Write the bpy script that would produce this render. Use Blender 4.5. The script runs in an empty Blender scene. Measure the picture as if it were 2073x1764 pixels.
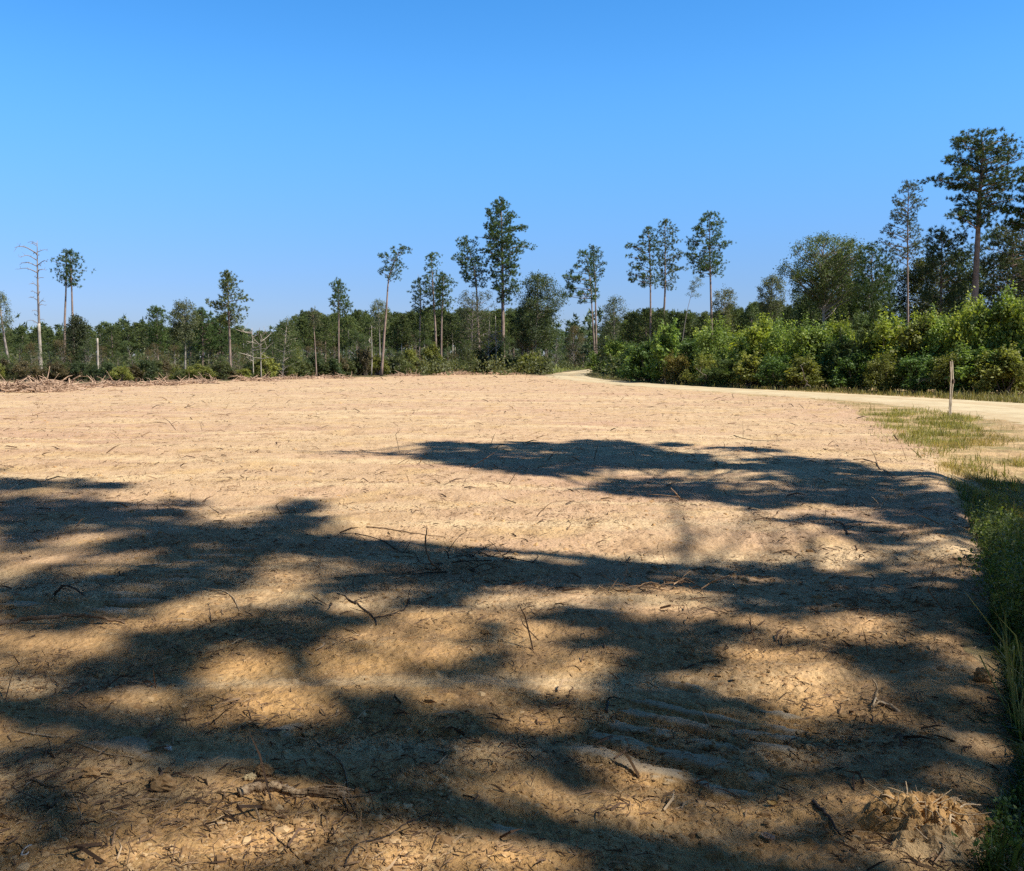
import bpy, math, random
import numpy as np
from mathutils import Vector

random.seed(7)
RNG = np.random.default_rng(11)
SC = bpy.context.scene
COL = SC.collection
R = math.radians

# ------------------------------------------------------------------ camera model
CAM_H, PITCH, FPX, CX, CY = 1.6, R(4.5), 1862.0, 1036.5, 882.0
CP, SP = math.cos(PITCH), math.sin(PITCH)

def ray(x, y):
    u, v = (x - CX) / FPX, (CY - y) / FPX
    return np.array([u, CP + v * SP, -SP + v * CP])

def at(x, y, Y):
    d = ray(x, y)
    return np.array([0, 0, CAM_H]) + d * (Y / d[1])

def gnd(x, y):
    d = ray(x, y)
    return (np.array([0, 0, CAM_H]) + d * (-CAM_H / d[2]))[:2]

def to_px(P):
    P = np.asarray(P, float)
    X, Y, Z = P[..., 0], P[..., 1], P[..., 2] - CAM_H
    f = Y * CP - Z * SP
    up = Y * SP + Z * CP
    f = np.where(f < 0.05, 0.05, f)
    return CX + FPX * X / f, CY - FPX * up / f

# ------------------------------------------------------------------ noise
_P = np.random.default_rng(5).permutation(4096)
_G = np.random.default_rng(6).normal(size=(4096, 2))
_G /= np.linalg.norm(_G, axis=1)[:, None]

def gn(x, y, seed=0):
    xi, yi = np.floor(x).astype(np.int64), np.floor(y).astype(np.int64)
    xf, yf = x - xi, y - yi
    u, v = xf * xf * xf * (xf * (xf * 6 - 15) + 10), yf * yf * yf * (yf * (yf * 6 - 15) + 10)
    def g(ix, iy, dx, dy):
        h = _P[(_P[(ix + seed * 131) & 4095] + iy) & 4095]
        return _G[h, 0] * dx + _G[h, 1] * dy
    a = g(xi, yi, xf, yf); b = g(xi + 1, yi, xf - 1, yf)
    c = g(xi, yi + 1, xf, yf - 1); d = g(xi + 1, yi + 1, xf - 1, yf - 1)
    return (a + (b - a) * u + ((c + (d - c) * u) - (a + (b - a) * u)) * v) * 1.4

def fbm(x, y, o=3, seed=0):
    s = np.zeros_like(x); a = 1.0
    for i in range(o):
        s += a * gn(x * 2 ** i, y * 2 ** i, seed + i); a *= .5
    return s

def smooth(a, b, x):
    t = np.clip((x - a) / (b - a), 0, 1)
    return t * t * (3 - 2 * t)

def inpoly(px, py, poly):
    px = np.asarray(px); py = np.asarray(py)
    ins = np.zeros(px.shape, bool)
    n = len(poly)
    for i in range(n):
        x0, y0 = poly[i]; x1, y1 = poly[(i + 1) % n]
        if y0 == y1: continue
        c = (y0 > py) != (y1 > py)
        ins ^= c & (px < (x1 - x0) * (py - y0) / (y1 - y0) + x0)
    return ins

def seg_dist(px, py, pts):
    """distance, arc parameter index and signed side (positive to the right of travel)"""
    best = np.full(px.shape, 1e9); side = np.zeros(px.shape); par = np.zeros(px.shape)
    for i in range(len(pts) - 1):
        ax, ay = pts[i][:2]; bx, by = pts[i + 1][:2]
        dx, dy = bx - ax, by - ay
        t = np.clip(((px - ax) * dx + (py - ay) * dy) / (dx * dx + dy * dy), 0, 1)
        ex, ey = px - ax - t * dx, py - ay - t * dy
        d = np.hypot(ex, ey)
        m = d < best
        best = np.where(m, d, best)
        side = np.where(m, np.sign(ex * dy - ey * dx), side)
        par = np.where(m, i + t, par)
    return best, side, par

# ------------------------------------------------------------------ layout curves (world metres)
ROAD = [(30, 330, 2.3), (23, 250, 2.3), (17, 200, 2.3), (10.3, 150, 2.7), (6.9, 118, 2.7), (6.2, 99, 2.5), (7.0, 85, 2.3),
        (8.8, 70, 2.1), (10.6, 60, 2.2), (13.6, 49, 2.5), (15.6, 41.5, 2.7), (16.9, 34, 3.1), (16.6, 27, 3.5), (16.6, 21, 4.0),
        (17.2, 14, 4.0), (18.5, 5, 4.0), (21, -12, 4.0)]
def catmull(pts, n=8):
    P = np.array([pts[0]] + list(pts) + [pts[-1]], float); out = []
    for i in range(1, len(P) - 2):
        for k in range(n):
            t = k / n
            a, b, c, d = P[i - 1], P[i], P[i + 1], P[i + 2]
            out.append(.5 * ((2 * b) + (c - a) * t + (2 * a - 5 * b + 4 * c - d) * t * t + (3 * b - a - 3 * c + d) * t ** 3))
    out.append(P[-2]); return np.array(out)
ROADC = catmull(ROAD)
ROAD_XY = [tuple(p[:2]) for p in ROADC]
ROAD_HW = ROADC[:, 2]

NEAR_EDGE = [tuple(gnd(*p)) for p in [(1690, 816), (1760, 842), (1830, 890), (1895, 930), (1925, 985), (1958, 1060), (1992, 1130),
             (2003, 1190), (2003, 1260), (2040, 1400), (2064, 1520), (2062, 1600), (2000, 1660), (2005, 1764)]] + [(1.55, 1.2), (2.0, -12)]
FAR_EDGE = [(-80, 80)] + [tuple(gnd(*p)) for p in [(-150, 776), (0, 774), (120, 776), (250, 776.5), (460, 773.5), (600, 767.5), (800, 761.5), (1000, 757.5), (1100, 759.5), (1117, 763)]]
FIELD = FAR_EDGE + [(5.2, 92), (6.0, 78), (7.4, 66), (9.0, 58), (11.3, 48), (13.0, 41)] + NEAR_EDGE + [(-80, -12)]

# compacted bars left by track cleats and smeared clay (end points read on the ground, width in metres)
def _d(x, y): return gnd(1036.5 + x * .8747, 1307 + y * .8747)
def _a(x, y): return gnd(x * .5, 852.4 + y * .5)
def _c(x, y): return gnd(x * .8747, 1307 + y * .8747)
BARS = [(_d(285, 121), _d(540, 172), .062), (_d(255, 146), _d(480, 193), .066), (_d(490, 198), _d(690, 204), .06), (_d(212, 176), _d(390, 208), .07), (_d(170, 203), _d(520, 278), .08),
        (_d(130, 232), _d(430, 300), .085), (_d(350, 75), _d(450, 88), .05), (_d(400, 218), _d(545, 243), .07), (_d(575, 175), _d(700, 196), .055), (_d(530, 285), _d(620, 302), .07), (_d(415, 300), _d(570, 335), .07),
        (_d(560, 140), _d(690, 158), .05), (_d(560, 225), _d(680, 240), .05),
        (_a(440, 716), _a(650, 726), .12), (_a(395, 746), _a(530, 762), .12), (_a(415, 772), _a(510, 778), .10), (_a(375, 630), _a(490, 642), .09), (_a(520, 658), _a(650, 676), .09), (_a(640, 612), _a(860, 604), .07),
        (_a(430, 690), _a(560, 694), .09), (_a(640, 650), _a(790, 656), .08), (_a(660, 636), _a(830, 640), .06), (_a(560, 590), _a(720, 580), .08), (_a(700, 560), _a(880, 566), .08), (_a(760, 540), _a(1000, 548), .08),
        (_a(880, 520), _a(1060, 526), .08), (_a(0, 690), _a(110, 676), .12), (_a(10, 730), _a(170, 742), .12),
        (_c(240, 238), _c(370, 262), .12), (_c(620, 214), _c(705, 196), .10), (_d(-60, 420), _d(40, 440), .07)]

def tracks(x, y):
    p = np.zeros_like(x); g = np.zeros_like(x)
    for n, (a, b, w) in enumerate(BARS):
        dx, dy = b[0] - a[0], b[1] - a[1]; L = math.hypot(dx, dy); dx /= L; dy /= L
        u = (x - a[0]) * dx + (y - a[1]) * dy; v = (y - a[1]) * dx - (x - a[0]) * dy
        m = (u > -.3) & (u < L + .3) & (np.abs(v) < w * 2.4)
        if not m.any(): continue
        uu, vv = u[m], v[m]
        vv = vv + w * .35 * gn(uu / w * .35 + n * 7, vv * 0 + n, 77)
        ww = w * .5 * (1 + .45 * gn(uu / w * .6 + n * 3, vv * 0 + 4. + n, 12)); e = .22 * w * 6 * gn(vv / w * 1.5 + n, uu * 0 + n * 2., 5)
        pr = smooth(ww * 1.1, ww * .93, np.abs(vv)) * smooth(-.0, .05, uu + e) * smooth(0, .09, L - uu + e)
        pr *= smooth(-.75, -.35, gn(uu / .13 + n, vv / .05 + n * 5., 55))
        p[m] = np.maximum(p[m], pr)
        gv = np.exp(-((np.abs(vv) - w * .95) / (w * .32)) ** 2) * smooth(-.05, .1, uu) * smooth(-.05, .1, L - uu)
        g[m] = np.maximum(g[m], gv)
    return p, g

def verge_mask(x, y):
    j = .25 + np.hypot(x, y) * .012
    jx = x + j * fbm(x / (j * 3), y / (j * 3), 2, 61)
    jy = y + j * 1.2 * fbm(x / (j * 3), y / (j * 3), 2, 67)
    return (~inpoly(jx, jy, FIELD)).astype(float)

def height(x, y, fine=True):
    x = np.asarray(x, float); y = np.asarray(y, float)
    r = np.hypot(x, y)
    rd, _, par = seg_dist(x, y, ROAD_XY)
    hw = np.interp(par, np.arange(len(ROAD_HW)), ROAD_HW)
    calm = smooth(hw * .9, hw + 2.0, rd)
    z = .10 * fbm(x / 13, y / 13, 2, 1) * smooth(3, 18, r) + .035 * fbm(x / 2.8, y / 1.6, 2, 4)
    z += .022 * fbm(x / 1.5, y / .55, 2, 9) * smooth(70, 10, r)
    ru = (x * .35 + y * .94) + .5 * gn(x / 9, y / 9, 43)
    z += .006 * np.cos(ru * 2 * math.pi / 1.15) * smooth(-.2, .5, gn(x / 7, y / 5, 44)) * smooth(60, 10, r)
    pk, zn = tracks(x, y)
    if fine:
        rough = 1 - .85 * pk
        near = smooth(60, 8, r)
        z += near * rough * (.012 * fbm(x / .38, y / .33, 2, 14) + .010 * np.abs(fbm(x / .16, y / .15, 2, 21)))
        close = smooth(22, 5, r)
        cl = fbm(x / .07, y / .065, 2, 33)
        z += close * rough * (.006 * cl + .012 * smooth(.3, .85, cl) * smooth(-.1, .5, fbm(x / .9, y / .9, 2, 41)))
    z += .008 * pk - .016 * zn * (1 - pk)
    d, s, par = seg_dist(x, y, NEAR_EDGE)
    sd = d * -s      # positive on the ditch side
    sd = np.where(inpoly(x, y, FIELD), -d, d)
    fade = smooth(17, 11, y) * (x > 0)
    z -= fade * .42 * smooth(-.15, .9, sd) * (1 - smooth(1.9, 4.0, sd))
    z += fade * .05 * np.exp(-((sd + .25) / .3) ** 2)
    z = z * calm + .05 * (1 - calm)
    return z

# ------------------------------------------------------------------ mesh helpers
def mesh(name, V, F, smooth_shade=False, attrs=None):
    V = np.ascontiguousarray(np.asarray(V, np.float32).reshape(-1, 3))
    Fs = [np.asarray(f, np.int32) for f in (F if isinstance(F, list) else [F]) if len(f)]
    me = bpy.data.meshes.new(name)
    nl = sum(f.size for f in Fs); npoly = sum(len(f) for f in Fs)
    me.vertices.add(len(V)); me.vertices.foreach_set('co', V.ravel())
    me.loops.add(nl); me.loops.foreach_set('vertex_index', np.concatenate([f.ravel() for f in Fs]))
    me.polygons.add(npoly)
    tot = np.concatenate([np.full(len(f), f.shape[1], np.int32) for f in Fs])
    st = np.concatenate([[0], np.cumsum(tot)[:-1]]).astype(np.int32)
    me.polygons.foreach_set('loop_start', st)
    try: me.polygons.foreach_set('loop_total', tot)
    except Exception: pass
    me.polygons.foreach_set('use_smooth', np.full(npoly, smooth_shade, bool))
    for k, a in (attrs or {}).items():
        at_ = me.attributes.new(k, 'FLOAT', 'POINT'); at_.data.foreach_set('value', np.asarray(a, np.float32))
    me.update(calc_edges=True)
    return me

def put(name, me, mat, parent=None, loc=None, label=None, cat=None, group=None, kind=None, color=None):
    o = bpy.data.objects.new(name, me); COL.objects.link(o)
    if me is not None and mat is not None and len(me.materials) == 0: me.materials.append(mat)
    if parent is not None: o.parent = parent
    if loc is not None: o.location = loc
    if label: o['label'] = label
    if cat: o['category'] = cat
    if group: o['group'] = group
    if kind: o['kind'] = kind
    if color: o.color = (*color, 1)
    return o

class MB:
    def __init__(s): s.V = []; s.F3 = []; s.F4 = []; s.n = 0
    def add(s, V, F):
        F = np.asarray(F) + s.n
        (s.F3 if F.shape[1] == 3 else s.F4).append(F)
        s.V.append(np.asarray(V, float)); s.n += len(V)
    def tube(s, pts, rad, k=5, twist=0, rough=0, seed=0, cap=True):
        pts = np.asarray(pts, float); n = len(pts)
        if np.isscalar(rad): rad = [rad] * n
        T = np.gradient(pts, axis=0)
        T /= np.maximum(np.linalg.norm(T, axis=1)[:, None], 1e-9)
        ref = np.array([0, 0, 1.]) if abs(T[0, 2]) < .8 else np.array([1., 0, 0])
        V = []
        rg = np.random.default_rng(seed)
        for i in range(n):
            a = np.cross(T[i], ref); a /= max(np.linalg.norm(a), 1e-9); b = np.cross(T[i], a)
            an = np.arange(k) * 2 * math.pi / k + twist * i
            rr = rad[i] * (1 + rough * rg.normal(size=k)) if rough else np.full(k, rad[i])
            V.append(pts[i] + (np.cos(an) * rr)[:, None] * a + (np.sin(an) * rr)[:, None] * b)
        V = np.concatenate(V)
        i, j = np.meshgrid(np.arange(n - 1), np.arange(k), indexing='ij')
        i, j = i.ravel(), j.ravel(); j2 = (j + 1) % k
        s.add(V, np.stack([i * k + j, i * k + j2, (i + 1) * k + j2, (i + 1) * k + j], 1))
        if cap:
            for e, ii in ((0, 0), (1, n - 1)):
                ring = np.arange(k) + ii * k
                c = pts[ii][None]
                base = s.n
                s.V.append(c); s.n += 1
                st = base - len(V) if e == 0 else base - 1 - len(V)
                f = np.stack([np.full(k, base), st + ring, st + np.roll(ring, -1)], 1)
                s.F3.append(f if e == 1 else f[:, ::-1])
    def mesh(s, name, sm=True, attrs=None):
        F = []
        if s.F3: F.append(np.concatenate(s.F3))
        if s.F4: F.append(np.concatenate(s.F4))
        return mesh(name, np.concatenate(s.V), F, sm, attrs)

def unit(a): return a / np.maximum(np.linalg.norm(a, axis=-1, keepdims=True), 1e-9)

def needles(C, D, S, K=14, w=.06, spread=.8, rg=RNG):
    """bottle-brush tufts of needles; returns triangles"""
    n = len(C)
    d = unit(D[:, None, :] * (1 - spread * .5) + rg.normal(size=(n, K, 3)) * spread)
    L = S[:, None, None] * rg.uniform(.6, 1.1, (n, K, 1))
    b = C[:, None, :] - d * L * .12 + rg.normal(size=(n, K, 3)) * S[:, None, None] * .14
    t = b + d * L; t[..., 2] += L[..., 0] * .08
    p = unit(np.cross(d, rg.normal(size=(n, K, 3)))) * (S[:, None, None] * w)
    V = np.stack([b - p, b + p, t], 2).reshape(-1, 3)
    F = np.arange(len(V)).reshape(-1, 3)
    tint = np.repeat(np.clip(rg.normal(.5, .2, n), 0, 1), K * 3)
    return V, F, tint

def leaves(C, D, S, K=14, lw=.3, spread=1.0, rg=RNG):
    """clusters of small leaf blades (one quad each)"""
    n = len(C)
    c = C[:, None, :] + rg.normal(size=(n, K, 3)) * (S[:, None, None] * .55 * spread)
    nrm = unit(D[:, None, :] * .7 + rg.normal(size=(n, K, 3)) * .8 + np.array([0, 0, .5]))
    a = unit(np.cross(nrm, rg.normal(size=(n, K, 3)))); b = np.cross(nrm, a)
    s = S[:, None, None] * lw * rg.uniform(.6, 1.25, (n, K, 1))
    V = np.stack([c - a * s, c - b * s * .55, c + a * s, c + b * s * .55], 2).reshape(-1, 3)
    F = np.arange(len(V)).reshape(-1, 4)
    tint = np.repeat(np.clip(np.repeat(rg.normal(.5, .16, n), K) + rg.normal(0, .12, n * K), 0, 1), 4)
    return V, F, tint

# ------------------------------------------------------------------ materials
def new_mat(name):
    m = bpy.data.materials.new(name); m.use_nodes = True
    nt = m.node_tree; nt.nodes.clear()
    return m, nt, nt.nodes, nt.links

def N(nt, t, **kw):
    n = nt.nodes.new(t)
    for k, v in kw.items():
        if k.startswith('i_'): n.inputs[k[2:].replace('_', ' ')].default_value = v
        else: setattr(n, k, v)
    return n

def mixc(nt, fac, a, b, mode='MIX'):
    n = nt.nodes.new('ShaderNodeMix'); n.data_type = 'RGBA'; n.blend_type = mode
    for sock, v in ((n.inputs[0], fac), (n.inputs[6], a), (n.inputs[7], b)):
        if hasattr(v, 'links') or hasattr(v, 'is_linked'): nt.links.new(v, sock)
        elif isinstance(v, (int, float)): sock.default_value = v
        else: sock.default_value = (*v, 1)
    return n.outputs[2]

def ramp(nt, src, a, b, va=0., vb=1.):
    n = nt.nodes.new('ShaderNodeMapRange'); n.interpolation_type = 'SMOOTHSTEP'
    nt.links.new(src, n.inputs[0])
    for i, v in ((1, a), (2, b), (3, va), (4, vb)): n.inputs[i].default_value = v
    return n.outputs[0]

def noise(nt, vec, scale, detail=4, rough=.55, scl=None):
    if scl:
        mp = nt.nodes.new('ShaderNodeMapping'); mp.inputs['Scale'].default_value = scl
        nt.links.new(vec, mp.inputs[0]); vec = mp.outputs[0]
    n = nt.nodes.new('ShaderNodeTexNoise'); n.inputs['Scale'].default_value = scale
    n.inputs['Detail'].default_value = detail; n.inputs['Roughness'].default_value = rough
    nt.links.new(vec, n.inputs['Vector']); return n.outputs['Fac']

def foliage_mat(name, base=None, trans=.32, lo=.55, hi=1.5, warm=(1.15, 1.0, .7)):
    m, nt, ns, lk = new_mat(name)
    out = N(nt, 'ShaderNodeOutputMaterial')
    oi = N(nt, 'ShaderNodeObjectInfo')
    at_ = N(nt, 'ShaderNodeAttribute', attribute_name='tint')
    col = oi.outputs['Color'] if base is None else base
    k = ramp(nt, at_.outputs['Fac'], 0, 1, lo, hi)
    rnd = ramp(nt, oi.outputs['Random'], 0, 1, .85, 1.15)
    mu = N(nt, 'ShaderNodeMath', operation='MULTIPLY'); lk.new(k, mu.inputs[0]); lk.new(rnd, mu.inputs[1])
    v = N(nt, 'ShaderNodeCombineColor'); 
    for i in range(3): lk.new(mu.outputs[0], v.inputs[i])
    c = mixc(nt, 1., col, v.outputs[0], 'MULTIPLY')
    c2 = mixc(nt, 1., c, warm, 'MULTIPLY')
    c = mixc(nt, ramp(nt, at_.outputs['Fac'], .55, .95), c, c2)
    d = N(nt, 'ShaderNodeBsdfPrincipled', i_Roughness=.55)
    d.inputs['Specular IOR Level'].default_value = .3
    lk.new(c, d.inputs['Base Color'])
    t = N(nt, 'ShaderNodeBsdfTranslucent')
    lk.new(mixc(nt, 1., c, (1.25, 1.35, .6), 'MULTIPLY'), t.inputs[0])
    mx = N(nt, 'ShaderNodeMixShader'); mx.inputs[0].default_value = trans
    lk.new(d.outputs[0], mx.inputs[1]); lk.new(t.outputs[0], mx.inputs[2]); lk.new(mx.outputs[0], out.inputs[0])
    return m

def bark_mat(name, a, b, scale=6, bump=.4, rough=.9):
    m, nt, ns, lk = new_mat(name)
    out = N(nt, 'ShaderNodeOutputMaterial'); p = N(nt, 'ShaderNodeBsdfPrincipled', i_Roughness=rough)
    p.inputs['Specular IOR Level'].default_value = .2
    tc = N(nt, 'ShaderNodeTexCoord')
    n1 = noise(nt, tc.outputs['Object'], scale, 5, .65, (1, 1, .35))
    n2 = noise(nt, tc.outputs['Object'], scale * .17, 3)
    c = mixc(nt, ramp(nt, n1, .35, .65), a, b)
    c = mixc(nt, ramp(nt, n2, .45, .65, 0, .6), c, tuple(x * .55 for x in a))
    lk.new(c, p.inputs['Base Color'])
    bm = N(nt, 'ShaderNodeBump'); bm.inputs['Strength'].default_value = bump; bm.inputs['Distance'].default_value = .02
    lk.new(n1, bm.inputs['Height']); lk.new(bm.outputs[0], p.inputs['Normal']); lk.new(p.outputs[0], out.inputs[0])
    return m

M_NEEDLE = foliage_mat('pine_needles', trans=.22)
M_LEAF = foliage_mat('broad_leaves', trans=.38)
M_GRASS = foliage_mat('grass_blades', trans=.35)
M_PINEBARK = bark_mat('pine_bark', (.19, .135, .105), (.30, .22, .175))
M_DARKBARK = bark_mat('dark_bark', (.09, .07, .055), (.17, .135, .11))
M_PALEBARK = bark_mat('pale_bark', (.22, .19, .15), (.34, .30, .25))
M_SNAG = bark_mat('weathered_snag', (.19, .155, .13), (.29, .24, .21))
M_PEEL = bark_mat('bleached_wood', (.30, .25, .20), (.46, .40, .32))
M_STICK = bark_mat('root_bark', (.20, .125, .075), (.33, .22, .13), 40, .5)
M_LOG = bark_mat('stringy_root', (.20, .125, .07), (.46, .33, .20), 60, .8)
M_STICKDARK = bark_mat('dark_stick', (.045, .033, .027), (.10, .075, .055), 40, .5)
M_STICKPALE = bark_mat('pale_root', (.42, .30, .18), (.58, .44, .28), 40, .5)
M_BRUSH = bark_mat('red_brush', (.30, .185, .115), (.50, .35, .235), 8, .4)

def ground_mat():
    m, nt, ns, lk = new_mat('sandy_soil')
    out = N(nt, 'ShaderNodeOutputMaterial'); p = N(nt, 'ShaderNodeBsdfPrincipled', i_Roughness=.95)
    p.inputs['Specular IOR Level'].default_value = .12
    tc = N(nt, 'ShaderNodeTexCoord'); v = tc.outputs['Object']
    big = noise(nt, v, .12, 5, .6)
    mid = noise(nt, v, .9, 5, .6)
    fine = noise(nt, v, 7, 6, .65)
    grit = noise(nt, v, 42, 4, .7)
    streak = noise(nt, v, .8, 5, .6, (.16, 1.3, 1))
    sp_ = N(nt, 'ShaderNodeSeparateXYZ'); lk.new(v, sp_.inputs[0])
    zn_ = N(nt, 'ShaderNodeMath', operation='MULTIPLY_ADD'); lk.new(big, zn_.inputs[0]); zn_.inputs[1].default_value = 16; lk.new(sp_.outputs[1], zn_.inputs[2])
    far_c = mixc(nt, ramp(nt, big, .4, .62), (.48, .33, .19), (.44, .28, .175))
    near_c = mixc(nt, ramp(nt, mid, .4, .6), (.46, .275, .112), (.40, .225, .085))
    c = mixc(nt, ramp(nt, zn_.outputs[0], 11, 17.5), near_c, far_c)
    c = mixc(nt, ramp(nt, mid, .48, .66, 0, .7), c, (.49, .325, .15))
    c = mixc(nt, ramp(nt, streak, .48, .64, 0, .8), c, (.56, .41, .235))
    c = mixc(nt, ramp(nt, fine, .52, .72, 0, .55), c, (.34, .21, .115))
    c = mixc(nt, ramp(nt, grit, .56, .70, 0, .6), c, (.25, .15, .085))
    c = mixc(nt, ramp(nt, grit, .42, .30, 0, .4), c, (.66, .50, .32))
    pk = N(nt, 'ShaderNodeAttribute', attribute_name='packed')
    c = mixc(nt, ramp(nt, pk.outputs['Fac'], .2, .9, 0, .8), c, mixc(nt, ramp(nt, fine, .4, .7), (.45, .365, .25), (.36, .265, .165)))
    vg = N(nt, 'ShaderNodeAttribute', attribute_name='verge')
    vs = mixc(nt, ramp(nt, mid, .45, .6), (.42, .29, .145), (.25, .20, .085))
    vs = mixc(nt, ramp(nt, fine, .45, .65, 0, .6), vs, (.13, .10, .045)); vs = mixc(nt, ramp(nt, streak, .5, .62), vs, (.46, .31, .16))
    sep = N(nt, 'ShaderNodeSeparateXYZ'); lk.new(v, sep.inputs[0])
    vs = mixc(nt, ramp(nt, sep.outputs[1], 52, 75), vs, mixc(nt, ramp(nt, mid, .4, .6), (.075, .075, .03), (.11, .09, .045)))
    c = mixc(nt, vg.outputs['Fac'], c, vs)
    fk1 = noise(nt, v, 3.2, 4, .7, (1, .5, 1)); fk2 = noise(nt, v, 1.15, 5, .7, (1, .34, 1)); fk3 = noise(nt, v, 14, 3, .7, (1, .7, 1))
    c = mixc(nt, ramp(nt, fk1, .50, .68, 0, .55), c, (.24, .145, .075))
    c = mixc(nt, ramp(nt, fk2, .52, .68, 0, .42), c, (.30, .185, .10))
    c = mixc(nt, ramp(nt, fk3, .55, .70, 0, .5), c, (.20, .12, .065))
    c = mixc(nt, ramp(nt, fk1, .44, .30, 0, .35), c, (.62, .47, .26))
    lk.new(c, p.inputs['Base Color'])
    vo = N(nt, 'ShaderNodeTexVoronoi'); vo.inputs['Scale'].default_value = 30; lk.new(v, vo.inputs['Vector'])
    a1 = N(nt, 'ShaderNodeMath', operation='MULTIPLY_ADD'); lk.new(vo.outputs['Distance'], a1.inputs[0]); a1.inputs[1].default_value = .6
    lk.new(grit, a1.inputs[2])
    a2 = N(nt, 'ShaderNodeMath', operation='MULTIPLY_ADD'); lk.new(fine, a2.inputs[0]); a2.inputs[1].default_value = 1.5; lk.new(a1.outputs[0], a2.inputs[2])
    bm = N(nt, 'ShaderNodeBump'); bm.inputs['Distance'].default_value = .016
    lk.new(ramp(nt, pk.outputs['Fac'], .2, .9, .9, .25), bm.inputs['Strength'])
    lk.new(a2.outputs[0], bm.inputs['Height']); lk.new(bm.outputs[0], p.inputs['Normal'])
    lk.new(p.outputs[0], out.inputs[0]); return m

def fkr(nt, v): return noise(nt, v, 1.6, 5, .7, (1, .5, 1))

def road_mat():
    m, nt, ns, lk = new_mat('pale_sand_road')
    out = N(nt, 'ShaderNodeOutputMaterial'); p = N(nt, 'ShaderNodeBsdfPrincipled', i_Roughness=.95)
    p.inputs['Specular IOR Level'].default_value = .15
    tc = N(nt, 'ShaderNodeTexCoord'); v = tc.outputs['Object']
    a = noise(nt, v, .5, 5); b = noise(nt, v, 5, 6, .7); g = noise(nt, v, 24, 4, .7)
    c = mixc(nt, ramp(nt, a, .4, .65), (.50, .405, .245), (.43, .335, .195))
    c = mixc(nt, ramp(nt, b, .5, .7, 0, .6), c, (.47, .36, .23))
    c = mixc(nt, ramp(nt, g, .58, .7, 0, .5), c, (.36, .27, .18))
    ac = N(nt, 'ShaderNodeAttribute', attribute_name='across')
    wob = N(nt, 'ShaderNodeMath', operation='MULTIPLY_ADD'); lk.new(a, wob.inputs[0]); wob.inputs[1].default_value = .5; lk.new(ac.outputs['Fac'], wob.inputs[2])
    tr_ = N(nt, 'ShaderNodeMath', operation='PINGPONG'); lk.new(wob.outputs[0], tr_.inputs[0]); tr_.inputs[1].default_value = .5
    c = mixc(nt, ramp(nt, tr_.outputs[0], .22, .06, 0, .75), c, mixc(nt, ramp(nt, b, .45, .6), (.40, .29, .16), (.47, .36, .21)))
    c = mixc(nt, ramp(nt, fkr(nt, v), .5, .66, 0, .5), c, (.33, .245, .14))
    lk.new(c, p.inputs['Base Color'])
    bm = N(nt, 'ShaderNodeBump'); bm.inputs['Distance'].default_value = .03; bm.inputs['Strength'].default_value = .6
    lk.new(b, bm.inputs['Height']); lk.new(bm.outputs[0], p.inputs['Normal']); lk.new(p.outputs[0], out.inputs[0]); return m

def litter_mat(name, cols):
    m, nt, ns, lk = new_mat(name)
    out = N(nt, 'ShaderNodeOutputMaterial'); p = N(nt, 'ShaderNodeBsdfPrincipled', i_Roughness=.9)
    p.inputs['Specular IOR Level'].default_value = .15
    a = N(nt, 'ShaderNodeAttribute', attribute_name='tint')
    cr = N(nt, 'ShaderNodeValToRGB'); lk.new(a.outputs['Fac'], cr.inputs[0])
    e = cr.color_ramp.elements
    e[0].position = 0; e[0].color = (*cols[0], 1); e[1].position = 1; e[1].color = (*cols[-1], 1)
    for i in range(1, len(cols) - 1):
        x = e.new(i / (len(cols) - 1)); x.color = (*cols[i], 1)
    lk.new(cr.outputs[0], p.inputs['Base Color']); lk.new(p.outputs[0], out.inputs[0]); return m

M_GROUND = ground_mat(); M_ROAD = road_mat()
M_LITTER = litter_mat('wood_litter', [(.05, .032, .022), (.15, .09, .055), (.27, .17, .095), (.38, .26, .15), (.48, .35, .21)])
M_CLOD = litter_mat('soil_clods', [(.24, .14, .065), (.38, .225, .10), (.42, .26, .12), (.48, .33, .175)])

# ------------------------------------------------------------------ ground, road
def build_ground():
    rs = [1.0]
    while rs[-1] < 620:
        r = rs[-1]
        rs.append(r * (1.0045 if r < 9 else 1.009 if r < 45 else 1.03))
    rs = np.array(rs)
    ang = np.concatenate([np.arange(-38, 38.001, .1), np.arange(42, 319, 4.)])
    ang = R(1) * ang
    A, B = len(rs), len(ang)
    X = rs[:, None] * np.sin(ang)[None]; Y = rs[:, None] * np.cos(ang)[None]
    x, y = X.ravel(), Y.ravel()
    x = np.append(x, 0); y = np.append(y, 0)
    z = height(x, y)
    i, j = np.meshgrid(np.arange(A - 1), np.arange(B), indexing='ij'); i, j = i.ravel(), j.ravel(); j2 = (j + 1) % B
    F4 = np.stack([i * B + j, i * B + j2, (i + 1) * B + j2, (i + 1) * B + j], 1)[:, ::-1]
    k = np.arange(B); F3 = np.stack([np.full(B, A * B), (k + 1) % B, k], 1)
    pk, zn = tracks(x, y)
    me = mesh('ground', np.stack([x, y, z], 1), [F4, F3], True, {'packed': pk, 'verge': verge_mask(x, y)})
    put('ground', me, M_GROUND, kind='structure', label='bare sandy cleared field strewn with wood litter')
build_ground()

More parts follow.
